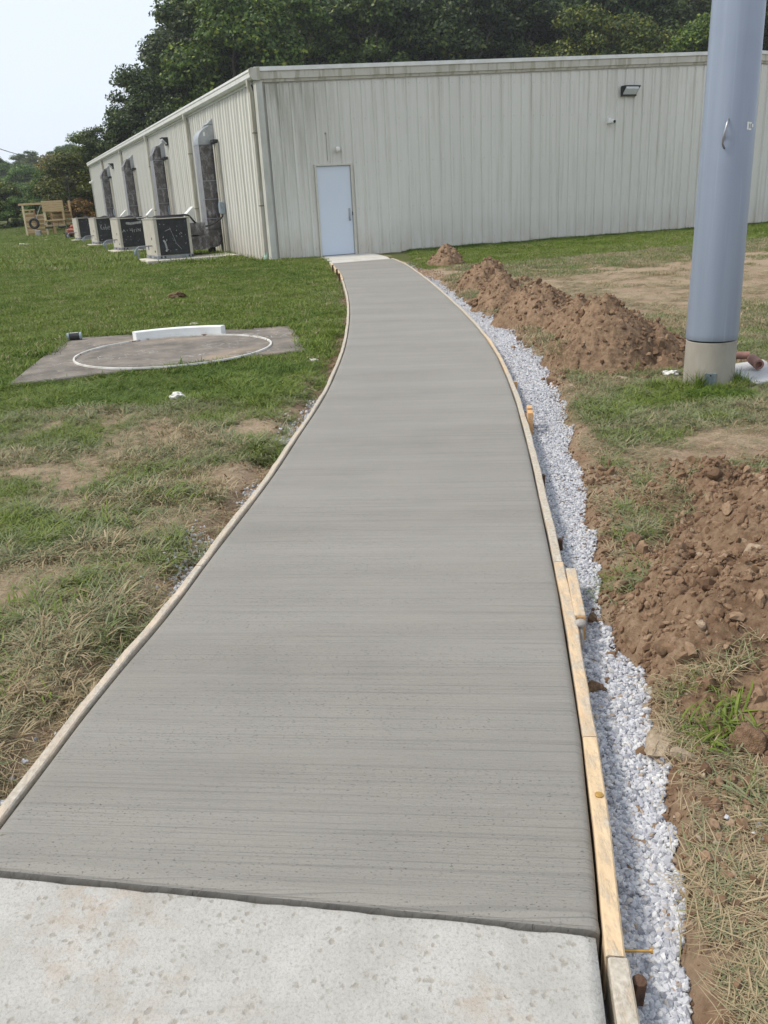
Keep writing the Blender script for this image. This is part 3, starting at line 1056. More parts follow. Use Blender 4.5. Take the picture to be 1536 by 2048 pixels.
# white louvred hoods
for i, v in enumerate((9.0, 17.3, 25.6)):
    o = empty("vent_hood", W(-.03, v, 1.02), SIDE)
    tag(o, ["white louvred vent hood low on the wall behind the nearest duct", "white vent hood low on the wall behind the second duct from the corner",
            "small white vent hood low on the wall behind the third duct"][i], "vent", "white vent hoods on the side wall")
    mb = MB()
    mb.prism([(0, .5), (-.04, .5), (-.30, .27), (-.30, .24), (0, .24)], (-.25, 0, 0), (0, 1, 0), (0, 0, 1), (1, 0, 0), .5)
    mb.build("hood", M_white, o)
    for sx in (-.235, .235):
        mb = MB(); mb.box((sx, -.14, .1), (.03, .26, .28)); mb.build("frame", M_white, o)
    for q_ in range(4):
        mb = MB(); mb.box((0, -.2, .02 + q_ * .06), (.44, .01, .055), rot=Matrix.Rotation(R(-35), 3, 'X')); mb.build("slat", M_white, o)

# ------------------------------------------------------------------ ducts and air units along the side
M_galv = bpy.data.materials.new("weathered_galvanised_sheet")
N, L = nodes_of(M_galv)
b = N["Principled BSDF"]; b.inputs["Roughness"].default_value = .5; b.inputs["Metallic"].default_value = .55
tc = N.new("ShaderNodeTexCoord").outputs["Object"]
c = mixrgb(N, L, maprange(N, L, noise(N, L, tc, 3.2, 6, (1, 1, .8), .65), .36, .66), (0.060, 0.055, 0.054), (0.155, 0.147, 0.147))
c = mixrgb(N, L, maprange(N, L, noise(N, L, tc, 6, 6, (1, 1, .6), .68), .49, .68, 0, .85), c, (0.40, 0.39, 0.40))
L.new(c, b.inputs["Base Color"]); bump(N, L, b, noise(N, L, tc, 2.5, 3), .25, .03)
M_galv2 = mat("bright_galvanised_sheet", (0.40, 0.42, 0.44), (0.30, 0.32, 0.34), 5, .42, metallic=.5, bump=.1, bscale=4)
M_galvm = mat("seam_and_lit_skin_sheet", (0.30, 0.30, 0.325), (0.22, 0.22, 0.24), 4, .45, metallic=.45, bump=.15, bscale=3)  # seam bands, and the painted brightness of the outward duct faces
DUCTV = (4.80, 12.75, 20.7, 29.6)
DW, DD, DO = .70, .40, .11


def duct(i, v):
    o = empty("air_duct", W(0, v, ZB), SIDE)           # local: x = -v direction? (SIDE turns +x to -N2), -y outwards
    tag(o, ["tall sheet metal duct with bright rounded elbow, nearest the building corner", "tall dull metal duct with angled top, second from the corner",
            "tall dull metal duct with angled top, third from the corner", "tall dark metal duct at the far end of the side wall"][i], "duct", "metal ducts along the side wall")
    X0 = -DW
    def B(mb, x0, x1, y0, y1, z0, z1, ch=.004):
        mb.box(((x0 + x1) / 2, (y0 + y1) / 2, (z0 + z1) / 2), (x1 - x0, y1 - y0, z1 - z0), 0, ch)
    # riser in sheet sections with raised seam bands
    zs = [.72, 1.02, 1.55, 2.05, 3.02]
    for a_, b_ in zip(zs[:-1], zs[1:]):
        mb = MB(); B(mb, X0, 0, -DO - DD, -DO, a_ + .012, b_ - .012)
        r = mb.build("riser", M_galv, o)
        mb = MB(); B(mb, X0 - .008, .008, -DO - DD - .008, -DO + .008, b_ - .012, b_ + .012, .003)
        mb.build("seam_band", M_galvm, r)
        # paler skin that paints daylight on the face turned away from the wall
        mb = MB(); B(mb, X0 + .006, -.006, -DO - DD - .004, -DO - DD, a_ + .014, b_ - .014, .001)
        mb.build("lit_skin", M_galvm, r)
    # top elbow into the wall
    mb = MB()
    if i == 0:
        pr = [(-DO - DD - .01, 3.03)] + [(-DO - DD - .01 + .45 * (1 - math.cos(t)), 3.10 + .40 * math.sin(t)) for t in np.linspace(0, math.pi / 2, 9)] + [(.03, 3.50), (.03, 3.16), (-DO + .01, 3.10), (-DO + .01, 3.03)]
        m_ = M_galv2
    else:
        pr = [(-DO - DD - .01, 3.03), (-DO - DD - .01, 3.20), (-DO - DD + .16, 3.50), (.03, 3.50), (.03, 3.14), (-DO + .01, 3.08), (-DO + .01, 3.03)]
        m_ = M_galv
    mb.prism(pr, (X0 - .01, 0, 0), (0, 1, 0), (0, 0, 1), (1, 0, 0), DW + .02)
    el = mb.build("elbow", m_, o)
    mb = MB(); B(mb, X0 - .02, .02, -.20, -.02, 3.06, 3.53, .005); mb.build("wall_collar", M_galv2, el)
    mb = MB(); mb.add([(X0 + .1, -.02, 3.54), (.01, -.02, 3.54), (.01, -.02, 3.72), (.01, -.22, 3.54), (X0 + .1, -.22, 3.54), (X0 + .1, -.02, 3.56)], [(0, 1, 2, 5), (1, 3, 2), (2, 3, 4, 5), (0, 5, 4), (0, 4, 3, 1)]); mb.build("flashing", M_galv2, el)
    if i == 0:
        mb = MB(); mb.box((.013, -.33, 3.29), (.002, .055, .10)); mb.build("label", M_lampwhite, el)
    # bottom elbow out to the air unit
    mb = MB()
    pr = [(-DO, .72), (-DO, .48)] + [(-DO - .24 * (1 - math.cos(t)), .48 - .26 * math.sin(t)) for t in np.linspace(.3, math.pi / 2, 5)] + [(-1.35, .22), (-1.35, .60), (-DO - DD, .64), (-DO - DD, .72)]
    mb.prism(pr, (X0, 0, 0), (0, 1, 0), (0, 0, 1), (1, 0, 0), DW)
    mb.build("lower_elbow", M_galv, o)
    mb = MB(); B(mb, -.1, 1.65, -1.42, -.88, .26, .60); mb.build("return_plenum", M_galv, o)
    mb = MB(); B(mb, .1, 1.55, -1.42, -.92, .64, .96); mb.build("supply_plenum", M_galv, o)
    mb = MB(); B(mb, -.3, -.08, -.52, -.34, -.02, .215); mb.build("support_block", M_black, o)
    # line covers running down the wall; the dark box above stands in for shadow
    mb = MB(); B(mb, .12, .25, -.145, -.045, .04, 3.02, .006); c_ = mb.build("line_cover", M_trim, o)
    mb = MB(); B(mb, .30, .40, -.12, -.045, .04, 3.02, .006); mb.build("line_cover", M_trim, o)
    mb = MB(); B(mb, .08, .42, -.2, -.045, 3.03, 3.12, .01); mb.build("shadow_box", M_dark, o)
    return o


for i, v in enumerate(DUCTV):
    duct(i, v)

M_beige = mat("unit_beige_paint", (0.40, 0.375, 0.32), (0.47, 0.445, 0.385), 5, .5, speck=(26, .66, (0.27, 0.25, 0.21), (1, 1, 1)))
M_coil = bpy.data.materials.new("black_coil_guard")
N, L = nodes_of(M_coil)
b = N["Principled BSDF"]; b.inputs["Roughness"].default_value = .6
tc = N.new("ShaderNodeTexCoord").outputs["Object"]
c = mixrgb(N, L, maprange(N, L, noise(N, L, tc, 6, 5), .3, .7), (0.014, 0.015, 0.018), (0.038, 0.040, 0.046))
c = mixrgb(N, L, maprange(N, L, noise(N, L, tc, 9, 3), .70, .73, 0, .8), c, (0.30, 0.31, 0.33))
L.new(c, b.inputs["Base Color"])
bump(N, L, b, noise(N, L, tc, 55, 2, (1, 1, .1)), .6, .01)
M_chalk = mat("white_scratch", (0.50, 0.50, 0.50), (0.26, 0.26, 0.27), 30, .8)
M_rail = mat("grey_base_rail", (0.20, 0.21, 0.235), (0.28, 0.29, 0.31), 8, .5, metallic=.3)
M_padc = mat("unit_pad_concrete", (0.46, 0.43, 0.36), (0.55, 0.52, 0.45), 6, .9, bump=.3, bscale=60)
UNITV = (2.60, 10.0, 17.7, 26.4)
UNITW = (.98, .98, .98, .98)
UD = 1.10
STROKES = {
    1: [[(.0, .62), (.03, .34)], [(.0, .47), (.06, .50), (.10, .60)], [(.02, .47), (.12, .34)],                                   # K
        [(.19, .47), (.16, .42), (.18, .36), (.23, .35), (.26, .40), (.24, .46), (.19, .47)],                                      # o
        [(.31, .62), (.33, .34)], [(.33, .45), (.39, .46), (.42, .40), (.39, .35), (.33, .35)],                                    # b
        [(.46, .43), (.58, .44), (.56, .50), (.49, .50), (.455, .43), (.48, .35), (.59, .345)]],                                     # e
    2: [[(.0, .36), (.05, .46), (.10, .38)], [(.02, .40), (.08, .41)],
        [(.27, .50), (.27, .42), (.34, .43)], [(.34, .50), (.35, .34)],
        [(.40, .44), (.41, .34)], [(.40, .41), (.45, .45)], [(.49, .45), (.49, .35)], [(.485, .50), (.49, .51)],
        [(.54, .36), (.54, .47), (.62, .36), (.62, .48)]],
}


def ribbon(mb, pts, w, y):
    for (x0, z0), (x1, z1) in zip(pts[:-1], pts[1:]):
        d = Vector((x1 - x0, 0, z1 - z0)); n = Vector((-d.z, 0, d.x)).normalized() * w / 2
        a_, b_ = Vector((x0, y, z0)) - d.normalized() * w * .3, Vector((x1, y, z1)) + d.normalized() * w * .3
        mb.add([a_ - n, b_ - n, b_ + n, a_ + n], [(0, 1, 2, 3)])


def unit(i, v):
    """packaged air unit; local x runs towards the building (u), y away along the wall, z up from the ground"""
    o = empty("air_unit", W(-2.42, v, ZB), YAW + R(6))
    tag(o, ["beige air conditioning unit with scuffed black grille, nearest the camera", "beige air unit with a faint scrawl along its black grille, second from the corner",
            "beige air unit with a white name scratched on its black grille, third from the corner", "beige air unit with clean dark grille, farthest along the wall"][i],
        "air conditioner", "air units along the side wall")
    Wd = UNITW[i]
    z0, z1 = .10, 1.13
    def B(mb, x0, x1, y0, y1, za, zb, ch=.006):
        mb.box(((x0 + x1) / 2, (y0 + y1) / 2, (za + zb) / 2), (x1 - x0, y1 - y0, zb - za), 0, ch)
    mb = MB(); B(mb, .02, Wd - .02, .05, UD - .02, z0 + .09, z1 - .02); mb.build("cabinet", M_beige, o)
    mb = MB(); B(mb, 0, .09, .0, .10, z0 + .08, z1 - .025); mb.build("corner_post", M_beige, o)
    mb = MB(); B(mb, Wd - .075, Wd, .0, .10, z0 + .08, z1 - .025); mb.build("corner_post", M_beige, o)
    mb = MB(); B(mb, .0, .02, .11, UD - .01, z0 + .09, z1 - .03, .004); p = mb.build("side_panel", M_beige, o)
    mb = MB(); mb.box((-.004, .35, .62), (.01, .03, .07)); mb.build("access_cap", M_dark, p)
    mb = MB(); mb.box((-.004, .16, .30), (.012, .05, .05)); mb.build("access_cap", M_dark, p)
    mb = MB(); B(mb, -.015, Wd + .015, -.015, UD + .01, z1 - .025, z1, .008); mb.build("top_cover", M_beige, o)
    mb = MB(); B(mb, .12, Wd - .1, .12, UD - .12, z1 + .001, z1 + .03, .01); mb.build("fan_deck", M_dark, o)
    # grille: guard sheet with a wire grid in front
    mb = MB(); B(mb, .09, Wd - .075, .022, .05, z0 + .10, z1 - .03, .003); g = mb.build("coil_guard", M_coil, o)
    mb = MB()
    for q_ in np.linspace(.10, Wd - .085, 18): B(mb, q_ - .002, q_ + .002, .014, .020, z0 + .10, z1 - .035, 0)
    for q_ in np.linspace(z0 + .13, z1 - .06, 11): B(mb, .092, Wd - .077, .0195, .0218, q_ - .002, q_ + .002, 0)
    mb.build("wire_grid", M_coil, g)
    mb = MB()
    rr = random.Random(30 + i)
    if i in STROKES:
        sc_ = .66 if i == 2 else .98; ox = .22 if i == 2 else .12
        idx = 1 if i == 2 else 2
        for st in STROKES[idx]:
            ribbon(mb, [(ox + x * sc_ * (1.0), z0 + .30 + z * .78) for x, z in st], .016, .0125)
    n_sc = (20, 10, 4, 7)[i]
    for _ in range(n_sc):
        x, z = rr.uniform(.13, Wd - .13), rr.uniform(z0 + .16, z1 - .1); a_ = rr.uniform(0, 3.1); l = rr.uniform(.008, .035)
        ribbon(mb, [(x, z), (x + l * math.cos(a_), z + l * math.sin(a_))], rr.uniform(.006, .018), .0125)
    if i == 0:
        ribbon(mb, [(.22, z0 + .47), (.25, z0 + .42), (.27, z0 + .33), (.28, z0 + .25), (.26, z0 + .20)], .045, .0122)
        ribbon(mb, [(.42, z0 + .78), (.50, z0 + .55), (.55, z0 + .38), (.68, z0 + .22)], .007, .0124)
        ribbon(mb, [(.28, z0 + .70), (.42, z0 + .75)], .010, .0124)
    if i == 1:
        ribbon(mb, [(.30, z0 + .86), (.44, z0 + .84), (.62, z0 + .86), (.78, z0 + .87)], .075, .0122)
    if mb.v: mb.build("scratches", M_chalk, g, fix=False)
    # base rail with slots
    mb = MB(); B(mb, -.005, Wd + .005, -.012, .04, z0, z0 + .085); B(mb, -.012, .03, .04, UD, z0, z0 + .085); r = mb.build("base_rail", M_rail, o)
    for x in (.10, .20, Wd - .12, Wd - .03):
        mb = MB(); mb.box((x, -.014, z0 + .045), (.045, .008, .045)); mb.build("fork_slot", M_black, r)
    for y in (.12, .24, .62, .74):
        mb = MB(); mb.box((-.014, y, z0 + .045), (.008, .05, .045)); mb.build("fork_slot", M_black, r)
    # condensate trap on the outer face
    mb = MB()
    zt = z0 + .34
    mb.tube([(.0, .42, zt), (-.36, .42, zt), (-.40, .42, zt - .04), (-.40, .42, zt - .30)], .018, 8)
    mb.tube([(-.10, .42, zt + .02), (-.10, .42, zt - .10)], .014, 6)
    mb.build("condensate_pipe", M_rail, o)
    mb = MB(); mb.lathe([(.03, 0), (.04, .02), (.04, .09), (.025, .11)], (-.46, .47, zt - .20), 10); mb.tube([(-.46, .47, zt - .12), (-.40, .42, zt - .02)], .02, 6); mb.build("valve", M_grey, o)
    pd = empty("concrete_pad", W(-2.40, v, ZB), YAW)
    tag(pd, ["pale concrete pad under the nearest beige air unit", "pale concrete pad under the second air unit from the corner", "pale concrete pad under the third air unit from the corner",
             "pale concrete pad under the farthest air unit"][i], "pad", "pads under the air units")
    mb = MB(); mb.box(((Wd + 1.35) / 2 - .3, .40, .03), (Wd + 1.45, 1.45, .136), 0, .012); mb.build("slab", M_padc, pd)
    return o


for i, v in enumerate(UNITV):
    unit(i, v)

# black cable from the first box over the tops of the units
mb = MB()
key = [W(-.11, 4.45, 1.24), W(-.30, 4.2, 1.12), W(-.75, 3.8, .98), W(-1.15, 3.3, 1.08), W(-1.42, 2.95, 1.30), W(-1.7, 2.85, 1.315), W(-2.1, 3.05, 1.315), W(-2.2, 3.72, 1.30),
       W(-2.0, 5.8, 1.16), W(-1.95, 8.2, 1.20), W(-1.9, 10.0, 1.32), W(-1.95, 11.1, 1.31), W(-1.9, 14.2, 1.20), W(-1.9, 17.7, 1.32), W(-1.95, 18.8, 1.31), W(-1.9, 22.2, 1.2), W(-1.95, 26.4, 1.32), W(-1.95, 27.3, 1.31)]


def smooth_path(key, n=6):
    out = []
    for i in range(len(key) - 1):
        p0, p1, p2, p3 = key[max(i - 1, 0)], key[i], key[i + 1], key[min(i + 2, len(key) - 1)]
        for j in range(n):
            t = j / n
            out.append(0.5 * ((2 * p1) + (p2 - p0) * t + (2 * p0 - 5 * p1 + 4 * p2 - p3) * t * t + (3 * p1 - p0 - 3 * p2 + p3) * t ** 3))
    return out + [key[-1]]


mb.tube(smooth_path(key), .024, 8)
o = mb.build("black_cable", M_black, smooth=True)
tag(o, "thick black cable drooping from the grey box across the unit tops", "cable")

# ------------------------------------------------------------------ light pole
pole = empty("steel_pole", (2.60, 6.655, 0))
tag(pole, "tall thick blue-grey steel pole on a round concrete base", "pole")
M_pole = bpy.data.materials.new("galvanised_pole_steel")
N, L = nodes_of(M_pole)
b = N["Principled BSDF"]; b.inputs["Roughness"].default_value = .42; b.inputs["Metallic"].default_value = .35
tc = N.new("ShaderNodeTexCoord").outputs["Object"]
c = mixrgb(N, L, maprange(N, L, noise(N, L, tc, 1, 4, (9, 9, .35)), .3, .7), (0.245, 0.285, 0.365), (0.30, 0.345, 0.43))
c = mixrgb(N, L, maprange(N, L, noise(N, L, tc, 1, 4, (40, 40, .8), .6), .58, .8, 0, .4), c, (0.40, 0.46, 0.57))
c = mixrgb(N, L, maprange(N, L, noise(N, L, tc, 1.5, 4), .55, .75, 0, .35), c, (0.20, 0.24, 0.33))
L.new(c, b.inputs["Base Color"]); bump(N, L, b, noise(N, L, tc, 1, 4, (30, 30, 30)), .06, .01)
M_pbase = mat("pole_base_concrete", (0.27, 0.248, 0.21), (0.34, 0.315, 0.27), 3.5, .85, bump=.15, bscale=50, stretch=(1, 1, .6), speck=(9, .64, (0.28, 0.25, 0.20), (1, 1, .5)))
mb = MB(); mb.lathe([(.192, -.2), (.190, .0), (.1865, .335), (.186, .34)], n=64); mb.build("concrete_base", M_pbase, pole, True)
mb = MB(); mb.lathe([(.165, .33), (.165, .352)], n=48); mb.build("base_gap", M_black, pole)
prof = [(.165, .352), (.189, .352), (.1905, .356), (.1905, .40)] + [(.1905 - .006 * z, z) for z in (1.2, 2.4, 4, 7, 11, 14)] + [(.02, 14.02)]
mb = MB(); mb.lathe(prof, n=72); sh = mb.build("shaft", M_pole, pole, True)
a_ = R(-118)
er = Vector((math.cos(a_), math.sin(a_), 0)); et = Vector((-er.y, er.x, 0))
mb = MB()
mb.tube([er * .176 + et * .004 + Vector((0, 0, 1.70)), er * .205 - et * .008 + Vector((0, 0, 1.73)), er * .212 + Vector((0, 0, 1.80)), er * .205 + et * .012 + Vector((0, 0, 1.86)), er * .176 + et * .016 + Vector((0, 0, 1.89))], .007, 8)
mb.tube([er * .18 - et * .012 + Vector((0, 0, 1.76)), er * .205 + et * .01 + Vector((0, 0, 1.84))], .005, 6)
mb.build("handle", M_steel, pole, True)
# small white sticker on the right of the shaft
mb = MB()
def on_shaft(ang, z, r=.1812):
    return (r * math.cos(ang), r * math.sin(ang), z)
for (a0, a1, z0, z1) in ((-70, -65, 1.815, 1.865), (-64.5, -56, 1.812, 1.822), (-64.5, -56, 1.852, 1.862), (-62, -60, 1.823, 1.851), (-55, -49, 1.83, 1.85)):
    mb.add([on_shaft(R(a0), z0), on_shaft(R(a1), z0), on_shaft(R(a1), z1), on_shaft(R(a0), z1)], [(0, 1, 2, 3)])
mb.build("sticker", M_lampwhite, pole, fix=False)
ang = R(-107)
er = Vector((math.cos(ang), math.sin(ang), 0)); rz_ = ang + math.pi / 2
mb = MB(); p = er * .192; mb.box((p.x, p.y, .055), (.085, .012, .125), rz_, .003); pl = mb.build("cover_plate", mat("plate_steel", (0.16, 0.20, 0.24), (0.26, 0.30, 0.33), 18, .45, metallic=.5), pole)
for zz in (.005, .10):
    p = er * .199; mb = MB(); mb.box((p.x, p.y, zz), (.012, .01, .012), rz_, .003)
    mb.build("bolt", M_black, pl)

# ------------------------------------------------------------------ shot circle
M_rim = mat("white_rim_paint", (0.66, 0.655, 0.63), (0.46, 0.44, 0.40), 6, .6, speck=(7, .62, (0.16, 0.09, 0.05), (1, 1, 1)))
CC = Vector((-2.18, 9.42, .048)); CR = 1.045
mb = MB(); rings = []
n = 96
vs = []; fs = []
for k in range(n):
    t = 2 * math.pi * k / n
    for (r, z) in ((CR - .011, 0), (CR - .009, .016), (CR + .009, .016), (CR + .011, 0)):
        vs.append(CC + Vector((r * math.cos(t), r * math.sin(t), z)))
for k in range(n):
    for j in range(4):
        fs.append((k * 4 + j, k * 4 + (j + 1) % 4, ((k + 1) % n) * 4 + (j + 1) % 4, ((k + 1) % n) * 4 + j))
mb.add(vs, fs)
o = mb.build("throwing_ring", M_rim)
tag(o, "white painted metal throwing ring on the stained slab", "ring")
M_stop = mat("white_board_paint", (0.76, 0.78, 0.78), (0.70, 0.71, 0.70), 4, .45, speck=(16, .68, (0.45, 0.43, 0.38), (1, 1, 1)))
mb = MB(); rings = []
for t in np.linspace(R(126), R(71), 25):
    d = Vector((math.cos(t), math.sin(t), 0)); r0, r1 = CR + .026, CR + .135
    rings.append([CC + d * r0, CC + d * r1, CC + d * r1 + Vector((0, 0, .095)), CC + d * (r1 - .008) + Vector((0, 0, .103)), CC + d * (r0 + .008) + Vector((0, 0, .103)), CC + d * r0 + Vector((0, 0, .095))])
mb.sweep(rings)
o = mb.build("stop_board", M_stop)
tag(o, "curved white stop board at the far edge of the throwing ring", "stop board")
o = empty("black_canister", (-3.66, 10.66, .048 + .045), R(12))
tag(o, "small black canister lying at the far left corner of the slab", "canister")
Mc = Matrix.Rotation(R(90), 3, 'Y')
mb = MB(); mb.lathe([(.038, -.07), (.044, -.065), (.044, .065), (.038, .07)], n=18, M=Mc); mb.build("body", M_dark, o, False)
for e_ in (-.085, .06):
    mb = MB(); mb.lathe([(.046, e_), (.046, e_ + .025)], n=18, M=Mc); mb.build("cap", M_grey, o)
mb = MB(); mb.box((0, -.012, .0432), (.10, .02, .004)); mb.build("label", M_lampwhite, o)

# ------------------------------------------------------------------ form boards along the new path
def board_mat(name, wood1, wood2, crust):
    """wood grain with patches of dried concrete; crust = share covered"""
    m = bpy.data.materials.new(name)
    N, L = nodes_of(m)
    b = N["Principled BSDF"]; b.inputs["Roughness"].default_value = .8; b.inputs["Specular IOR Level"].default_value = .2
    tc = N.new("ShaderNodeTexCoord").outputs["Object"]
    c = mixrgb(N, L, maprange(N, L, noise(N, L, tc, 1, 5, (70, 4, 70), .6), .3, .7), wood1, wood2)
    c = mixrgb(N, L, maprange(N, L, noise(N, L, tc, 3.0, 3), .58, .75, 0, .6), c, tuple(v * .62 for v in wood1))
    k = maprange(N, L, noise(N, L, tc, 1, 7, (26, 8, 26), .72), .56 - .26 * crust, .74 - .24 * crust, 0, .85)
    c2 = mixrgb(N, L, maprange(N, L, noise(N, L, tc, 60, 4), .3, .7), (0.30, 0.275, 0.235), (0.53, 0.49, 0.425))
    c = mixrgb(N, L, k, c, c2)
    L.new(c, b.inputs["Base Color"])
    bump(N, L, b, math_(N, L, 'ADD', math_(N, L, 'MULTIPLY', k, .8), noise(N, L, tc, 60, 5)), .7, .006)
    return m


M_b = {'pale': board_mat("pale_smeared_board", (0.48, 0.39, 0.295), (0.57, 0.475, 0.37), .62),
       'fresh': board_mat("bright_pine", (0.53, 0.39, 0.245), (0.62, 0.475, 0.31), .16),
       'old': board_mat("concrete_smeared_board", (0.44, 0.345, 0.24), (0.52, 0.42, 0.31), .95),
       'mid': board_mat("half_smeared_board", (0.53, 0.38, 0.235), (0.60, 0.46, 0.31), .52)}


def form_board(fx, side, y0, y1, w, dz, m, label, h=.125, gap=.004):
    n = max(3, int((y1 - y0) / .12))
    rings = []
    for i in range(n + 1):
        y = y0 + (y1 - y0) * i / n
        x = float(fx(y)) + side * gap
        d = (float(fx(y + .02)) - float(fx(y - .02))) / .04
        nx = Vector((1, -d, 0)).normalized() * side
        z = float(zg(y)) + .03 + dz + .003 * math.sin(y * 5.1) + .002 * math.sin(y * 17)
        p = Vector((x, y, 0)); c_ = .004
        wob = .0016 * math.sin(y * 7 + side) + .0012 * math.sin(y * 31)
        a_, b_ = p + nx * wob * .5, p + nx * (w + wob)
        rings.append([a_ + Vector((0, 0, z - h)), b_ + Vector((0, 0, z - h)), b_ + Vector((0, 0, z - c_)), b_ - nx * c_ + Vector((0, 0, z)), a_ + nx * c_ + Vector((0, 0, z)), a_ + Vector((0, 0, z - c_))])
    mb = MB(); mb.sweep(rings)
    o = mb.build("form_board", m)
    tag(o, label, "board", "form boards edging the new path")
    return o


form_board(XR, 1, .55, 1.318, .042, .003, M_b['old'], "grey concrete-caked form board beside the old slab, nearest on the right", gap=.008)
form_board(XR, 1, 1.322, 2.07, .040, .004, M_b['fresh'], "bright orange pine form board at the near right edge of the fresh path")
form_board(XR, 1, 2.074, 3.30, .040, .004, M_b['mid'], "half smeared form board beside the short wood block and round-headed pin")
form_board(XR, 1, 3.304, 5.78, .036, .004, M_b['old'], "long pale caked form board on the right, behind the short wood block")
form_board(XR, 1, 5.785, 7.3, .034, .004, M_b['old'], "right form board beginning at the orange wedge stakes in the white gravel")
form_board(XR, 1, 7.305, 9.4, .030, .004, M_b['mid'], "right form board at the outward bend, beside the widest white gravel")
form_board(XR, 1, 9.405, 13.2, .030, .004, M_b['old'], "curved right form board opposite the long brown soil heap")
form_board(XR, 1, 13.21, 20.6, .030, .006, M_b['old'], "far curved right form board running up to the door stoop")
form_board(XL, -1, 1.1, 3.45, .033, .004, M_b['pale'], "near left form board in the bottom left corner of the path")
form_board(XL, -1, 3.455, 5.9, .033, .004, M_b['pale'], "pale left form board beside the loose white gravel patches")
form_board(XL, -1, 5.905, 9.2, .030, .004, M_b['old'], "left form board level with the shot circle slab")
form_board(XL, -1, 9.205, 12.9, .030, .005, M_b['old'], "white caked left form board just beyond the shot circle slab")
form_board(XL, -1, 12.905, 15.9, .030, .006, M_b['old'], "curved white left form board before the fresh end board")
form_board(XL, -1, 15.905, 19.9, .038, .012, M_b['fresh'], "fresh pine left form board standing clear of the lawn by the stoop", h=.16)

M_stake = board_mat("stake_wood", (0.55, 0.30, 0.13), (0.62, 0.38, 0.18), .25)
M_rust = mat("rusty_iron", (0.060, 0.036, 0.025), (0.13, 0.070, 0.042), 30, .85, bump=.5, bscale=120, speck=(22, .62, (0.32, 0.30, 0.28), (1, 1, .5)))
M_pin = mat("caked_steel_pin", (0.27, 0.25, 0.23), (0.40, 0.38, 0.35), 40, .7, bump=.4, bscale=150)


def stake(name, x, y, w, d, h, rz, m, label, cat, tilt=0.0, z0=-.12, ch=.003):
    o_z = float(ground_z(x, y))
    mb = MB()
    mb.prism([(-w / 2, 0), (w / 2, 0), (w / 2, h), (-w / 2, h)], (0, -d / 2, 0), (1, 0, 0), (0, 0, 1), (0, 1, 0), d)
    mb.add([(-w / 2, -d / 2, 0), (w / 2, -d / 2, 0), (w / 2, d / 2, 0), (-w / 2, d / 2, 0), (0, 0, -.08)], [(0, 1, 4), (1, 2, 4), (2, 3, 4), (3, 0, 4)])
    o = mb.build(name, m)
    o.location = (x, y, o_z); o.rotation_euler = (tilt, 0, rz)
    return tag(o, label, cat)


# short block nailed to the outside of the right board
o = empty("wood_block", (0.722, 3.00, 0.0), R(-8))
tag(o, "short squared pine block fixed to the outside of the right board", "block")
mb = MB(); mb.box((0, 0, -.01), (.040, .42, .10), 0, .003); mb.build("block", M_b['mid'], o)
mb = MB(); mb.box((.004, -.2125, -.012), (.034, .003, .094), 0, .001); mb.build("end_grain", M_stake, o)
o = empty("steel_pin", (0.680, 2.735, 0.012))
tag(o, "round-headed steel form pin with dried concrete beside the wood block", "pin")
mb = MB(); mb.tube([(.012, .0, -.2), (0, 0, .02)], .011, 10); mb.build("shank", M_pin, o, True)
mb = MB(); mb.lathe([(.011, .012), (.019, .017), (.021, .025), (.018, .033), (.009, .039)], n=14); mb.build("head", M_pin, o, True)
for (x, y, h, t, lab) in ((1.032, 5.72, .165, .05, "orange pine wedge stake against the right board, nearer of the pair in the gravel"), (1.048, 5.84, .17, .02, "orange pine stake behind the wedge stake in the white gravel")):
    stake("wooden_stake", x, y, .034, .09, h, R(-7), M_stake, lab, "stake")["group"] = "wooden stakes along the right board"
stake("wooden_stake", 1.138, 7.02, .03, .03, .085, 0, M_stake, "small stake stub against the right board at the wide white gravel", "stake")["group"] = "wooden stakes along the right board"
stake("wooden_stake", .895, 4.55, .02, .03, .09, 0, M_rust, "dark stake stub against the right board level with the grassy clods", "stake")["group"] = "wooden stakes along the right board"
stake("wooden_stake", .795, 3.62, .02, .02, .07, 0, M_rust, "dark stake stub against the right board just past the wood block", "stake")["group"] = "wooden stakes along the right board"
for (y, h, lab) in ((16.25, .17, "brown stake at the near end of the fresh left end board"), (17.35, .15, "brown stake at the middle of the fresh left end board"), (18.5, .15, "brown stake near the far end of the fresh left end board")):
    x = float(XL(y)) - .065
    stake("wooden_stake", x, y, .035, .05, h, 0, M_rust, lab, "stake")["group"] = "stakes holding the left end board"
o = stake("rusty_stake", 0.456, 1.285, .021, .021, .088, R(10), M_rust, "rusty iron stake stub leaning in the gravel at the bottom right", "stake", tilt=.12)
mb = MB(); mb.lathe([(.012, .083), (.0155, .087), (.014, .092), (.006, .095)], n=9); mb.build("battered_head", M_rust, o)
M_brass = mat("yellow_zinc", (0.50, 0.30, 0.08), (0.40, 0.24, 0.08), 30, .4, metallic=.5)
o = empty("deck_screw", (0.452, 1.372, -.012), R(-6))
tag(o, "long yellow screw sticking out of the pine board over gravel", "screw")
mb = MB(); mb.tube([(0, 0, 0), (.055, 0, .002)], .0032, 8); mb.build("shank", M_brass, o)
mb = MB(); mb.lathe([(.002, 0), (.0062, .006), (.0062, .009)], (.053, 0, .002), 10, Matrix.Rotation(R(90), 3, 'Y')); mb.build("head", M_brass, o)
o = empty("flush_screw", (0.512, 1.81, .0365))
tag(o, "brown screw head sunk in the top of the pine board", "screw")
mb = MB(); mb.lathe([(.010, -.004), (.011, .001), (.006, .003)], n=12); mb.build("head", M_brass, o)

# ------------------------------------------------------------------ stones, clods, soil heaps
import bmesh


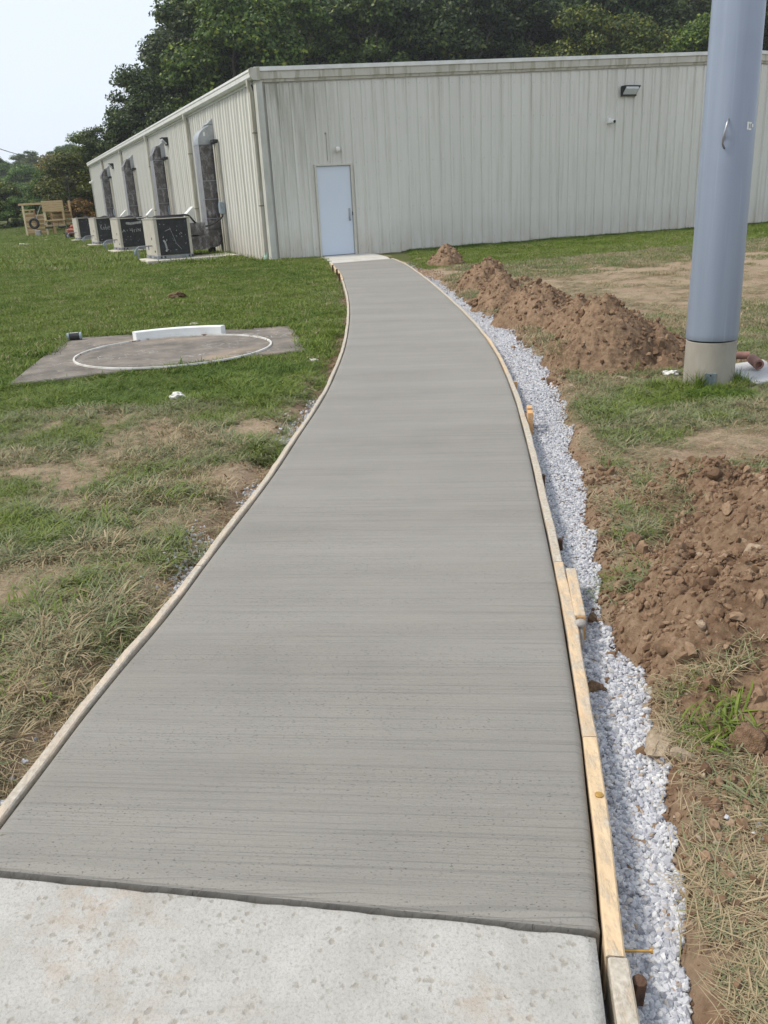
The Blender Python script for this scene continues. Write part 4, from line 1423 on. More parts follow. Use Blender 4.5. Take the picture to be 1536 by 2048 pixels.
def rock_mesh(name, seed, sub=2, sq=(1, 1, 1), rough=.35, freq=1.3, facet=.0):
    bm = bmesh.new(); bmesh.ops.create_icosphere(bm, subdivisions=sub, radius=1)
    rr = random.Random(seed)
    pl = [(Vector((rr.gauss(0, 1), rr.gauss(0, 1), rr.gauss(0, 1))).normalized(), rr.uniform(.55, .85)) for _ in range(7)]
    for v in bm.verts:
        p = v.co.copy()
        n = float(fbm(p.x * freq + seed * 3.1 + p.z, p.y * freq + p.z * 1.7 + seed, 3, 50)) - .5
        v.co = p * (1 + rough * 2 * n)
        if facet:
            for d, k in pl:
                e = v.co.dot(d) - k
                if e > 0: v.co -= d * e * facet
        v.co = Vector((v.co.x * sq[0], v.co.y * sq[1], v.co.z * sq[2]))
    me = bpy.data.meshes.new(name); bm.to_mesh(me); bm.free()
    return me


def tone_mat(name, ramp, rough=.9, src='INSTANCER', bumps=None, nz=None):
    """colour picked along a ramp by the tone attribute of each scattered piece"""
    m = bpy.data.materials.new(name)
    N, L = nodes_of(m)
    b = N["Principled BSDF"]; b.inputs["Roughness"].default_value = rough; b.inputs["Specular IOR Level"].default_value = .25
    r = N.new("ShaderNodeValToRGB")
    e = r.color_ramp.elements
    while len(e) < len(ramp): e.new(.5)
    for i, (p, c) in enumerate(ramp):
        e[i].position = p; e[i].color = (*c, 1)
    L.new(attr(N, "tone", src).outputs["Fac"], r.inputs[0])
    c = r.outputs[0]
    tc = N.new("ShaderNodeTexCoord").outputs["Object"]
    if nz:
        c = mixrgb(N, L, maprange(N, L, noise(N, L, tc, nz[0], 4), .35, .7, 0, nz[1]), c, nz[2])
    L.new(c, b.inputs["Base Color"])
    if bumps: bump(N, L, b, noise(N, L, tc, bumps[0], 4), bumps[1], .01)
    return m


M_gravel = tone_mat("crushed_white_stone", [(0, (0.16, 0.165, 0.19)), (.3, (0.36, 0.37, 0.41)), (.7, (0.50, 0.505, 0.535)), (.94, (0.62, 0.62, 0.62)), (1, (0.30, 0.22, 0.15))], .85, nz=(2.2, .5, (0.38, 0.385, 0.41)))
M_clod = tone_mat("red_brown_soil_clods", [(0, (0.105, 0.063, 0.038)), (.5, (0.205, 0.132, 0.082)), (.9, (0.300, 0.210, 0.138)), (1, (0.40, 0.33, 0.25))], .95, nz=(2.5, .5, (0.115, 0.062, 0.036)))
stones = []
for i in range(7):
    me = rock_mesh("gravel_chip", 100 + i, 1, (1, random.Random(i).uniform(.6, .9), random.Random(i + 9).uniform(.45, .75)), .25, 1.4, .8)
    me.materials.append(M_gravel); stones.append(me)
clods = []
for i in range(6):
    me = rock_mesh("soil_clod_piece", 200 + i, 2, (1, random.Random(i).uniform(.7, .95), random.Random(i + 9).uniform(.5, .8)), .75, 2.3, .75)
    me.materials.append(M_clod); clods.append(me)

# gravel: right-hand band, thin spill on the left, dense near the camera
P = []; S = []
n = 76000
y = 1.0 + 16.4 * rng.random(n) ** 1.9
xr = XR(y) + .05; gv = GRV(y) + .045 * (fbm(y * 6, y * 0, 3, 81) - .5) * 2
t = rng.random(n)
x = xr + (gv - xr) * t * 1.06
keep = (gv > xr) & (rng.random(n) < np.where(t > .85, .55, 1.0)) & (rng.random(n) < sst(16.6, 12.5, y))
x, y = x[keep], y[keep]
s = np.where(y < 3.2, (.005 + .0095 * rng.random(len(x)) ** 1.3), np.where(y < 7, rng.uniform(.007, .0125, len(x)), rng.uniform(.010, .017, len(x))))
z = ground_z(x, y) + s * .35 + .012 * rng.random(len(x))
P.append(np.stack([x, y, z], 1)); S.append(s)
# left: patches and strays
for (cx, cy, rx, ry, k) in ((-.88, 3.70, .06, .14, 420), (-.90, 3.35, .025, .10, 110), (-.645, 5.75, .035, .22, 330), (-.545, 6.55, .03, .25, 120), (-.745, 4.62, .03, .10, 110), (-.94, 2.95, .03, .16, 50), (-1.00, 2.5, .03, .14, 50), (-1.07, 2.1, .03, .18, 46),
                        (-2.0, 3.35, .12, .10, 60), (.62, 17.8, .25, .7, 300), (1.1, 1.5, .25, .4, 26), (1.05, 1.7, .2, .2, 8), (-.62, 15.4, .05, 1.4, 260), (1.55, 8.3, .12, .4, 60)):
    xx = cx + rx * rng.normal(size=k); yy = cy + ry * rng.normal(size=k)
    ok = (dist_path(xx, yy) > .05)
    xx, yy = xx[ok], yy[ok]
    s = rng.uniform(.007, .014, len(xx)) * np.where(yy > 5, 1.3, 1)
    P.append(np.stack([xx, yy, ground_z(xx, yy) + s * .4], 1)); S.append(s)
P = np.concatenate(P); S = np.concatenate(S)
n = len(P)
o = scatter("gravel", P, rng.uniform(-math.pi, math.pi, (n, 3)) * np.array([.35, .35, 1]), S, rng.random(n) ** .85, rng.integers(0, 7, n), stones)

M_soil = bpy.data.materials.new("dug_red_brown_soil")
N, L = nodes_of(M_soil)
b = N["Principled BSDF"]; b.inputs["Roughness"].default_value = .97; b.inputs["Specular IOR Level"].default_value = .1
tc = N.new("ShaderNodeTexCoord").outputs["Object"]
n1 = noise(N, L, tc, 26, 6, None, .7); n2 = noise(N, L, tc, 5, 5)
c = mixrgb(N, L, maprange(N, L, n1, .36, .64), (0.132, 0.082, 0.051), (0.282, 0.198, 0.132))
c = mixrgb(N, L, maprange(N, L, n2, .45, .7, 0, .65), c, (0.32, 0.22, 0.142))
c = mixrgb(N, L, maprange(N, L, noise(N, L, tc, 2.0, 4), .52, .7, 0, .5), c, (0.085, 0.047, 0.028))
L.new(c, b.inputs["Base Color"]); bump(N, L, b, n1, .9, .025)

HEAP_LABEL = {'far': "smallest cone of brown soil on the grass near the building", 'second': "second brown soil heap from the building, beside the path",
              'middle': "long middle ridge of brown soil joining two heaps", 'pole': "tall brown soil heap just left of the steel pole",
              'near': "broad cloddy brown soil heap cut by the right edge of the view"}
heap_obj = {}
for key_, blobs in HEAPS.items():
    x0 = min(b_[0] - 1.35 * max(b_[2], b_[3]) for b_ in blobs); x1 = max(b_[0] + 1.35 * max(b_[2], b_[3]) for b_ in blobs)
    y0 = min(b_[1] - 1.35 * max(b_[2], b_[3]) for b_ in blobs); y1 = max(b_[1] + 1.35 * max(b_[2], b_[3]) for b_ in blobs)
    st = .014 if key_ == 'near' else .02
    hx = np.arange(x0, x1, st); hy = np.arange(y0, y1, st)
    X, Y = np.meshgrid(hx, hy)
    H = heap_h(X, Y, blobs)
    r1 = np.abs(fbm(X * 5, Y * 5, 4, 90) - .5) * 2
    lump = (fbm(X * 4.5, Y * 4.5, 4, 91) - .5) * .16 + (.5 - r1) * .05 + (fbm(X * 16, Y * 16, 4, 92, .6) - .5) * (.075 if key_ == 'near' else .12) + (fbm(X * 42, Y * 42, 3, 94, .6) - .5) * (.040 if key_ == 'near' else .06)
    H = H + lump * sst(-.01, .10, H) - .012
    Zh = ground_z(X, Y) + np.where(H > -.02, H, -.05 + H)
    on = (XR(Y) + .06 - X > 0)
    Zh = np.where(on, -0.2, Zh)
    me = np_mesh("soil_heap", np.stack([X.ravel(), Y.ravel(), Zh.ravel()], 1), grid_faces(len(hx), len(hy)))
    bm = bmesh.new(); bm.from_mesh(me); bm.verts.ensure_lookup_table()
    Hf = H.ravel()
    bmesh.ops.delete(bm, geom=[v for v in bm.verts if Hf[v.index] < -.045], context='VERTS')
    bm.to_mesh(me); bm.free()
    o = link("soil_heap", me, M_soil, smooth=False)
    tag(o, HEAP_LABEL[key_], "soil heap", "heaps of dug soil along the path")
    heap_obj[key_] = o
    # crumbs and clods lying on this heap
    area = (x1 - x0) * (y1 - y0)
    n = int(area * (5200 if key_ == 'near' else 1300))
    xx = rng.uniform(x0, x1, n); yy = rng.uniform(y0, y1, n)
    hh_ = heap_h(xx, yy, blobs)
    ok = (hh_ > -.035 + .03 * rng.random(n)) & (xx > GRV(yy) - .16 * rng.random(n) ** 2) & (xx > XR(yy) + .08)
    ok &= rng.random(n) < np.where(hh_ > 0.01, 1, .45)
    xx, yy = xx[ok], yy[ok]
    ix = np.clip(((xx - x0) / st).astype(int), 0, len(hx) - 1); iy = np.clip(((yy - y0) / st).astype(int), 0, len(hy) - 1)
    zz = np.maximum(Zh[iy, ix], ground_z(xx, yy))
    s = (.0035 + .017 * rng.random(len(xx)) ** 4.0 + .03 * (rng.random(len(xx)) < .02) * rng.random(len(xx))) * (1 if key_ == 'near' else 1.5)
    m_ = len(xx)
    scatter("soil_crumbs", np.stack([xx, yy, zz + s * .25], 1), rng.uniform(-3, 3, (m_, 3)), s, np.clip(rng.normal(.5, .22, m_), 0, .95) + .05 * (rng.random(m_) < .03), rng.integers(0, 6, m_), clods, o)

# loose crumbs on the bare strips beside the boards
n = 5200
y = 1.1 + 17 * rng.random(n) ** 1.6
side = rng.random(n) < .45
x = np.where(side, XL(y) - .05 - .30 * rng.random(n) ** 1.8, GRV(y) - .05 + .34 * rng.random(n) ** 1.4)
s = .003 + .011 * rng.random(n) ** 3 + .002 * (y > 5)
scatter("loose_soil", np.stack([x, y, ground_z(x, y) + s * .3], 1), rng.uniform(-3, 3, (n, 3)), s, np.clip(rng.normal(.62, .25, n), 0, 1), rng.integers(0, 6, n), clods)

M_clodbig = mat("big_soil_clod", (0.125, 0.074, 0.043), (0.240, 0.155, 0.096), 3.2, .95, bump=.8, bscale=14)
M_stonebig = mat("pale_field_stone", (0.27, 0.205, 0.140), (0.41, 0.335, 0.25), 3.0, .9, bump=.7, bscale=12)
BIG = [  # x, y, size, squash, material, label, rz
    (0.665, 2.475, .040, (1.05, .85, .8), 'c', "single rounded brown clod on the white gravel beside the pine board"),
    (0.765, 2.10, .060, (1.45, .95, .6), 's', "flat pale stone at the gravel edge below the near soil heap"),
    (0.80, 2.005, .030, (1.1, .8, .6), 's', "small pale stone just in front of the flat stone by the gravel"),
    (0.985, 2.02, .055, (.9, .8, .9), 'c', "large brown clod at the lower foot of the near soil heap"),
    (1.08, 1.99, .046, (1.0, .8, .7), 'c', "brown clod beside the right frame edge at the heap's foot"),
    (1.60, 4.30, .085, (1.25, .8, .6), 'c', "blocky brown clod crowning the far edge of the near heap"),
    (1.10, 3.52, .050, (1, .9, .7), 'c', "brown clod under the overhanging sod on the near heap"),
    (1.13, 3.05, .052, (1.1, .8, .9), 'c', "upright smooth clod on the left flank of the near heap"),
    (1.02, 2.72, .036, (1, .9, .7), 'c', "brown clod midway down the left flank of the near heap"),
    (0.90, 2.50, .028, (1, .9, .8), 'c', "small brown clod between the heap and gravel neck"),
    (0.80, 2.33, .022, (1, .8, .7), 's', "small tan stone on the gravel edge below the brown clod"),
    (1.36, 11.80, .085, (1.3, .9, .75), 'c', "orange-brown rock at the path side of the middle ridge"),
    (2.22, 8.95, .09, (1.1, .9, .9), 'c', "brown clod perched on the crest between middle ridge and pole heap"),
    (2.42, 8.60, .07, (1, .8, .8), 'c', "smaller clod on the crest just left of the steel pole"),
    (2.0, 6.95, .050, (1, .8, .6), 's', "pale tan stone in the grass before the pole heap"),
    (0.545, 1.44, .017, (1, .9, .8), 's', "tan pebble lying on the gravel at the bottom right"),
    (0.585, 1.62, .020, (1.2, .9, .8), 's', "pale brown pebble at the gravel's right edge near the bottom"),
    (0.70, 3.42, .022, (1, 1, .8), 'c', "dark brown crumb on the gravel past the wood block"),
    (0.78, 2.93, .030, (1, .9, .8), 'c', "brown clod lodged against the end of the wood block"),
    (0.92, 3.28, .038, (1, .9, .6), 'c', "reddish clod spilled across the gravel neck by the wood block"),
    (1.32, 1.86, .05, (1.1, .9, .7), 'c', "dark clod in the dry grass at the right below the heap"),
]
for i, (x, y, s, sq, k, lab) in enumerate(BIG):
    me = rock_mesh("clod", 300 + i, 3, sq, .55, 1.7, .95 if k == 's' else .7)
    hz = 0.0
    for kk, blobs in HEAPS.items():
        hz = max(hz, float(heap_h(np.array([x]), np.array([y]), blobs)[0]))
    o = link("soil_clod" if k == 'c' else "field_stone", me, M_clodbig if k == 'c' else M_stonebig, smooth=False)
    o.location = (x, y, float(ground_z(x, y)) + hz + s * sq[2] * .35); o.scale = (s, s, s); o.rotation_euler = (0, 0, i * 1.3)
    tag(o, lab, "clod" if k == 'c' else "stone", "clods and stones beside the path")

# ------------------------------------------------------------------ litter and things on the grass
def crumple(name, loc, size, m, label, cat, seed, flat=.5):
    me = rock_mesh(name, seed, 3, (1, .8, flat), .75, 2.6)
    o = link(name, me, m); o.location = (loc[0], loc[1], float(ground_z(loc[0], loc[1])) + size * flat * .55 + .012); o.scale = (size,) * 3
    return tag(o, label, cat)


M_paper = mat("dirty_white_paper", (0.66, 0.65, 0.62), (0.50, 0.48, 0.44), 3, .8)
crumple("crumpled_paper", (-1.66, 7.04), .062, M_paper, "crumpled white paper on the grass in front of the slab", "litter", 401, .55)
crumple("crumpled_paper", (2.42, 6.98), .06, M_paper, "crumpled white paper on the grass just left of the pole base", "litter", 402, .5)
crumple("crumpled_paper", (-.62, 8.45), .05, M_paper, "torn white scrap between the slab and the left form board", "litter", 403, .3)
crumple("crumpled_paper", (-2.35, 11.4), .05, M_paper, "small pale scrap in the grass behind the stop board", "litter", 404, .4)
crumple("dry_leaf", (-3.2, 14.5), .12, mat("dry_leaf", (0.10, 0.065, 0.033), (0.17, 0.115, 0.06), 6, .85), "curled brown dry leaf clump alone on the green lawn", "leaf", 405, .5)

# pipe offcuts heaped on pale sheets right of the pole
M_clay = mat("weathered_pink_clay", (0.30, 0.165, 0.135), (0.21, 0.115, 0.095), 9, .8, bump=.3, bscale=40)
M_block = mat("pale_cement_block", (0.38, 0.375, 0.38), (0.48, 0.475, 0.47), 6, .85, bump=.3, bscale=60)
def gz(x, y): return float(ground_z(x, y))
for (x, y, w, d, h, rz, lab) in ((3.02, 6.62, .34, .26, .05, .25, "flat pale paver leaning low beside the pole base"), (3.02, 6.88, .34, .22, .07, .1, "pale paver stacked behind the clay pipe"), (3.32, 6.70, .30, .30, .06, -.3, "pale paver at the right frame edge by the pole")):
    mb = MB(); mb.box((0, 0, 0), (w, d, h), 0, .008); o = mb.build("pale_paver", M_block)
    o.location = (x, y, gz(x, y) + h * .55); o.rotation_euler = (.12, -.08, rz); tag(o, lab, "paver", "pavers beside the pole")
def pipe(x, y, z, l, r, rz, tilt, lab):
    mb = MB()
    prof = [(r, 0), (r, l), (r * .6, l), (r * .6, .01), (r * .6, .01)]
    M_ = Matrix.Rotation(rz, 3, 'Z') @ Matrix.Rotation(R(90) - tilt, 3, 'Y')
    vs = MB(); vs.lathe([(r * .62, .03), (r * .62, 0), (r, 0), (r, l), (r * .62, l), (r * .62, l - .03)], n=18, M=M_)
    o = vs.build("clay_pipe", M_clay, smooth=False); o.location = (x, y, gz(x, y) + z); tag(o, lab, "pipe", "clay pipe pieces beside the pole"); return o
pipe(2.74, 7.04, .10, .17, .030, -.25, 0, "short pink clay pipe touching the right side of the pole base")
pipe(2.85, 7.12, .125, .24, .032, -.18, .0, "longer pink clay pipe lying behind the short one right of the pole")
pipe(3.00, 6.68, .115, .17, .040, R(85), .1, "pink clay pipe seen end-on on the pale pavers")
pipe(3.17, 6.82, .10, .16, .034, R(70), .5, "pink clay pipe standing tilted at the right frame edge")

# grey-painted scrap board in the grass near the playset
mb = MB(); mb.box((0, 0, 0), (.75, .25, .05), 0, .01); o = mb.build("scrap_board", M_white); o.location = (-16.6, 44.0, ZB + .06); o.rotation_euler = (0.05, .1, .5)
tag(o, "pale scrap board lying on the lawn before the wooden playset", "board")

# ------------------------------------------------------------------ grass
def tuft(name, nb, spread, l0, l1, w, lean0, lean1, seed, m, droop=1.0):
    rr = random.Random(seed); vs = []; fs = []
    for _ in range(nb):
        a = rr.uniform(0, 6.283); r = spread * math.sqrt(rr.random())
        bx, by = r * math.cos(a), r * math.sin(a)
        h = rr.uniform(0, 6.283); l = rr.uniform(l0, l1); le = rr.uniform(lean0, lean1); ww = w * rr.uniform(.6, 1.25)
        d = Vector((math.cos(h), math.sin(h), 0)); sd = Vector((-d.y, d.x, 0))
        p = Vector((bx, by, -.004)); ang = le; pts = [p]
        tw = rr.uniform(-.4, .4)
        for k in range(3):
            p = p + (d * math.sin(ang) + Vector((0, 0, 1)) * math.cos(ang)) * l / 3
            ang = min(ang + rr.uniform(.15, .55) * droop, 2.1); pts.append(p)
            d = (d + sd * tw * .5).normalized(); sd = Vector((-d.y, d.x, 0))
        for p_ in pts: p_.z = max(p_.z, .002 + .002 * rr.random() - .006 * (p_ is pts[0]))
        o = len(vs)
        for k, f in ((0, .8), (1, 1.0), (2, .7)):
            vs += [pts[k] - sd * ww * f / 2, pts[k] + sd * ww * f / 2]
        vs.append(pts[3])
        fs += [(o, o + 1, o + 3, o + 2), (o + 2, o + 3, o + 5, o + 4), (o + 4, o + 5, o + 6)]
    me = bpy.data.meshes.new(name); me.from_pydata(vs, [], fs); me.materials.append(m)
    return me


def leaf_surface(N, L, b, colsock, share):
    """blades and leaves let some light through"""
    out = N["Material Output"]
    tr = N.new("ShaderNodeBsdfTranslucent"); ms = N.new("ShaderNodeMixShader"); ms.inputs[0].default_value = share
    L.new(colsock, tr.inputs[0]); L.new(b.outputs[0], ms.inputs[1]); L.new(tr.outputs[0], ms.inputs[2]); L.new(ms.outputs[0], out.inputs[0])


M_grass = bpy.data.materials.new("grass_blades")
N, L = nodes_of(M_grass)
b = N["Principled BSDF"]; b.inputs["Roughness"].default_value = .55; b.inputs["Specular IOR Level"].default_value = .25
r = N.new("ShaderNodeValToRGB"); e = r.color_ramp.elements
GR = [(0, (0.055, 0.108, 0.016)), (.25, (0.128, 0.188, 0.022)), (.45, (0.180, 0.220, 0.040)), (.62, (0.165, 0.205, 0.092)), (.78, (0.250, 0.255, 0.150)), (.88, (0.31, 0.235, 0.135)), (1, (0.42, 0.335, 0.21))]
while len(e) < len(GR): e.new(.5)
for i, (p, c) in enumerate(GR): e[i].position = p; e[i].color = (*c, 1)
geo = N.new("ShaderNodeNewGeometry")
tn = math_(N, L, 'ADD', attr(N, "tone", 'INSTANCER').outputs["Fac"], math_(N, L, 'MULTIPLY', math_(N, L, 'SUBTRACT', geo.outputs["Random Per Island"], .5), .34))
L.new(tn, r.inputs[0]); L.new(r.outputs[0], b.inputs["Base Color"])
leaf_surface(N, L, b, r.outputs[0], .22)

TV = [tuft("lawn_tuft", 15, .022, .035, .075, .0032, .1, .8, 1, M_grass), tuft("lawn_tuft", 18, .03, .03, .065, .0030, .1, 1.0, 2, M_grass),
      tuft("sprawling_tuft", 12, .025, .06, .13, .0056, .7, 1.4, 3, M_grass), tuft("sprawling_tuft", 10, .03, .06, .15, .0050, .7, 1.45, 4, M_grass),
      tuft("thatch", 13, .06, .03, .085, .0022, 1.2, 1.55, 5, M_grass, .3), tuft("broad_tuft", 8, .015, .06, .13, .0075, .6, 1.25, 6, M_grass),
      tuft("turf_clump", 46, .12, .03, .07, .0065, .1, .9, 7, M_grass), tuft("turf_clump", 40, .13, .04, .09, .0065, .2, 1.1, 8, M_grass),
      tuft("tall_tuft", 16, .02, .10, .22, .0045, .05, .6, 9, M_grass, .6)]

P = []; RT = []; SS = []; TO = []; VA = []


def put(x, y, scale, tone, var, zoff=0.0):
    k = len(x)
    P.append(np.stack([x, y, ground_z(x, y) + zoff], 1)); SS.append(scale); TO.append(tone); VA.append(var)
    RT.append(np.stack([rng.normal(0, .12, k), rng.normal(0, .12, k), rng.uniform(0, 6.283, k)], 1))


def free(x, y):
    ok = (dist_path(x, y) > .055) | (y > 20.2)
    ok &= ~((x > XR(y) - .05) & (x < GRV(y) - .02) & (y < 16))
    ok &= in_poly(x, y, PAD) > .012
    ok &= in_poly(x, y, STOOP) > .01
    dx, dy = x - CORNER.x, y - CORNER.y
    u = dx * N1.x + dy * N1.y; v = dx * N2.x + dy * N2.y
    ok &= ~((u > -.06) & (v > -.06))
    ok &= ~((y < 1.7) & (x < .42))
    for vv in UNITV:
        ok &= ~((u > -2.75) & (u < -1.0) & (v > vv - .35) & (v < vv + 1.15))
    ok &= (x - 2.60) ** 2 + (y - 6.655) ** 2 > .20 ** 2
    return ok


def sow(n, xf, y0, y1, power, base_scale, kind):
    y = y0 + (y1 - y0) * rng.random(n) ** power
    x = xf(y, rng.random(n))
    c = cover(x, y)
    heap = all_heaps(x, y)
    p = np.where(kind == 'near', np.clip(c * 1.15 - .08, .0, 1), np.clip(c * 1.2, 0, 1))
    ok = (rng.random(n) < p) & free(x, y) & (heap < .02)
    x, y, c = x[ok], y[ok], c[ok]
    k = len(x)
    dryn = fbm(x * .9 + 40, y * .9, 3, 33); n4 = fbm(x * 3.1, y * 3.1, 3, 34); far = fbm(x * .35, y * .35, 3, 35)
    lush = np.where(x < 0, sst(6.0, 7.8, y), sst(15.8, 18.0, y - .40 * x) + .55 * np.exp(-(((x - 2.5) / .9) ** 2 + ((y - 6.2) / .5) ** 2)))
    wall = sst(1.2, .2, np.abs((x - CORNER.x) * N2.x + (y - CORNER.y) * N2.y)) * (y > 16) * (x > 0)
    tone = np.where(lush > .5, .22 + .40 * (far - .35) + .30 * (n4 - .5), .60 + .50 * (dryn - .5) + .80 * (n4 - .5)) - .25 * wall + rng.normal(0, .085, k)
    tone = tone + (1 - c) * .22 + np.where((x > 0) & (y < 4.2), .14, 0)
    # dry clippings lie through the worn grass
    straw = rng.random(k) < np.where(lush > .5, .06, .30)
    tone = np.where(straw, rng.uniform(.80, 1.0, k), tone)
    if kind == 'near':
        v = rng.choice([0, 1, 2, 3, 5], k, p=[.22, .22, .26, .20, .10])
        v = np.where(straw, 4, v)
    else:
        v = rng.choice([6, 7], k)
    s = base_scale * rng.uniform(.65, 1.25, k) * (.45 + 1.15 * fbm(x * 2.6, y * 2.6, 3, 36))
    edge = (in_poly(x, y, PAD) < .10) & (in_poly(x, y, PAD) > 0)
    s = np.where(edge, s * 1.3, s)
    put(x, y, s, np.clip(tone, 0, 1), v)


sow(56000, lambda y, t: XL(y) - .05 - t * (.47 * y + 1.2 + XL(y)), 1.4, 8.4, .75, .82, 'near')
sow(52000, lambda y, t: GRV(y) - .02 + t * (.47 * y + 1.2 - GRV(y)), 0.9, 8.6, .75, .76, 'near')
sow(62000, lambda y, t: -(.47 * y + 2) + t * (.47 * y + 1.8), 8.2, 23, .8, .80, 'far')
sow(60000, lambda y, t: 1.0 + t * (.49 * y + 1.2), 8.4, 29, .8, .80, 'far')
sow(62000, lambda y, t: -(.47 * y + 5) + t * (.12 * y + 10), 22, 84, .75, 1.9, 'far')

# dead thatch over the worn ground
n = 60000
y = 1.0 + 14 * rng.random(n) ** 1.25
x = np.where(rng.random(n) < .42, XL(y) - .06 - rng.random(n) * (.45 * y + .6), GRV(y) + .05 + rng.random(n) * (.45 * y + .5))
ok = free(x, y) & (rng.random(n) < np.clip(1.05 - cover(x, y), 0, 1) * (.25 + .75 * sst(.42, .6, fbm(x * 2.2 + 9, y * 2.2, 3, 37)))) & (all_heaps(x, y) < .015)
x, y = x[ok], y[ok]; k = len(x)
put(x, y, rng.uniform(.7, 1.3, k) * np.where(y > 7, 1.5, 1), np.clip(rng.normal(.90, .07, k), .7, 1), np.full(k, 4), .002)
# long clumps: at the pole, slab edges, sod on the near heap, weeds by the gravel
for (cx, cy, sx, sy, k, sc_, t0, vv) in ((2.45, 6.47, .04, .04, 16, .8, .2, 8), (2.80, 6.52, .04, .04, 14, .7, .2, 8), (2.6, 6.40, .14, .05, 22, .35, .4, 8), (0.93, 2.08, .05, .04, 14, .95, .40, 5), (0.90, 2.12, .05, .05, 12, .8, .5, 3),
                                   (0.95, 3.02, .06, .06, 30, 1.0, .66, 3), (0.90, 3.18, .05, .05, 14, .8, .55, 3), (1.24, 3.72, .10, .06, 70, .9, .74, 3), (1.42, 3.9, .14, .08, 60, .9, .78, 3), (1.15, 3.6, .06, .05, 26, .9, .66, 2),
                                   (1.00, 2.33, .08, .05, 36, .8, .90, 3), (0.92, 2.32, .04, .03, 8, .7, .62, 3),                                    (1.2, 1.82, .2, .06, 30, .8, .8, 3), (-1.45, 5.0, .15, .12, 60, 1.1, .42, 3), (-1.2, 4.55, .1, .08, 40, 1.15, .50, 5), (-1.55, 4.2, .16, .12, 60, 1.1, .58, 5), (-1.4, 3.2, .16, .14, 60, 1.0, .55, 5), (-1.5, 2.6, .16, .14, 60, 1.0, .56, 5),
                                   (2.05, 7.1, .25, .06, 40, .9, .45, 3), (2.2, 7.05, .2, .05, 26, .9, .8, 3), (1.62, 7.6, .05, .2, 30, 1, .75, 3)):
    x = cx + sx * rng.normal(size=k); y = cy + sy * rng.normal(size=k)
    hz = np.zeros(k)
    for blobs in HEAPS.values(): hz = np.maximum(hz, heap_h(x, y, blobs))
    put(x, y, sc_ * rng.uniform(.6, 1.15, k), np.clip(t0 + rng.normal(0, .1, k), 0, 1), np.full(k, vv), np.maximum(hz, 0) + .004)
P_ = np.concatenate(P); n = len(P_)
scatter("lawn_grass", P_, np.concatenate(RT), np.concatenate(SS), np.concatenate(TO), np.concatenate(VA).astype(int), TV)

# ------------------------------------------------------------------ wooden playset far across the lawn
def wood(name, a, b_):
    return mat(name, a, b_, 1, .8, stretch=(3, 3, 14), bump=.2, bscale=4)


M_pine = wood("weathered_pine", (0.42, 0.30, 0.155), (0.52, 0.39, 0.22))
M_pale = wood("pale_new_timber", (0.60, 0.50, 0.32), (0.66, 0.56, 0.38))
M_redw = wood("reddish_board", (0.28, 0.165, 0.075), (0.36, 0.22, 0.11))
pl = empty("wooden_playset", (-22.9, 61.0, ZB))
tag(pl, "pine climbing tower with a swing beam, far across the lawn", "playset")
def pb(name, c, d, m=M_pine, par=pl, rz=0.0):
    mb = MB(); mb.box(c, d, rz, .008); return mb.build(name, m, par)
pb("post", (0, 0, 1.02), (.11, .11, 2.04), M_pale)
pb("beam", (.62, 0, 2.08), (1.75, .12, .13))
pb("sill", (.72, 0, .04), (1.45, .12, .07), M_pale)
for (x, y) in ((1.38, 0), (2.62, 0), (1.38, 1.5), (2.62, 1.5)):
    pb("post", (x, y, 1.1), (.12, .12, 2.2), M_pale if (x, y) == (1.38, 0) else M_pine)
for k in range(5): pb("plank", (2.0, -.07, 1.62 + k * .135), (1.42, .035, .128))
for k in range(6): pb("plank", (2.0, 1.43, .74 + k * .145), (1.30, .035, .138), M_redw if k % 2 else M_pine)
for k in range(5): pb("plank", (1.33, .75, 1.62 + k * .135), (.035, 1.40, .128))
for k in range(7): pb("plank", (2.0, .12 + k * .22, 1.52), (1.25, .20, .04))
pb("shelf", (2.0, -.06, 1.00), (1.38, .16, .07))
pb("rail", (2.0, -.06, .68), (1.30, .06, .10))
pb("divider", (2.05, 1.40, 1.05), (.07, .05, .75))
for k in range(5):
    mb = MB(); mb.box((1.30, -.03, .75 + k * .17), (.07, .07, .07), 0, .02); mb.build("climbing_hold", M_rim, pl)
for x in (1.62, 2.48):
    o = empty("swing_seat", (-22.9 + x, 60.7, ZB + .56)); tag(o, "flat black swing seat under the pine tower, %s" % ("nearer the tyre" if x < 2 else "nearer the air units"), "swing", "black swing seats")
    mb = MB(); mb.box((0, 0, 0), (.50, .2, .12), 0, .03); mb.build("seat", M_black, o)
    for sx in (-.22, .22):
        mb = MB(); mb.tube([(sx, 0, .05), (sx, .22, .40)], .012, 5); mb.build("chain", M_dark, o)
o = empty("tyre_swing", (-22.30, 60.9, ZB + .86)); tag(o, "black car tyre hung upright from the playset's swing beam", "tyre swing")
Mt = Matrix.Rotation(R(90), 3, 'X')
mb = MB(); n_ = 40
vs = []; fs = []
for k in range(n_):
    t = 2 * math.pi * k / n_
    for q_ in range(12):
        f = 2 * math.pi * q_ / 12
        rr_ = .275 + .085 * math.cos(f); vs.append((rr_ * math.cos(t), .10 * math.sin(f), rr_ * math.sin(t)))
for k in range(n_):
    for q_ in range(12):
        fs.append((k * 12 + q_, ((k + 1) % n_) * 12 + q_, ((k + 1) % n_) * 12 + (q_ + 1) % 12, k * 12 + (q_ + 1) % 12))
mb.add(vs, fs); mb.build("tyre", M_black, o, True)
mb = MB(); mb.tube([(.18, 0, .26), (.62, .05, 1.12)], .022, 6); mb.build("chain", M_steel, o)
hut = empty("wooden_hut", (-23.9, 63.6, ZB)); tag(hut, "reddish wooden slat hut behind the tyre swing at the wood's edge", "hut")
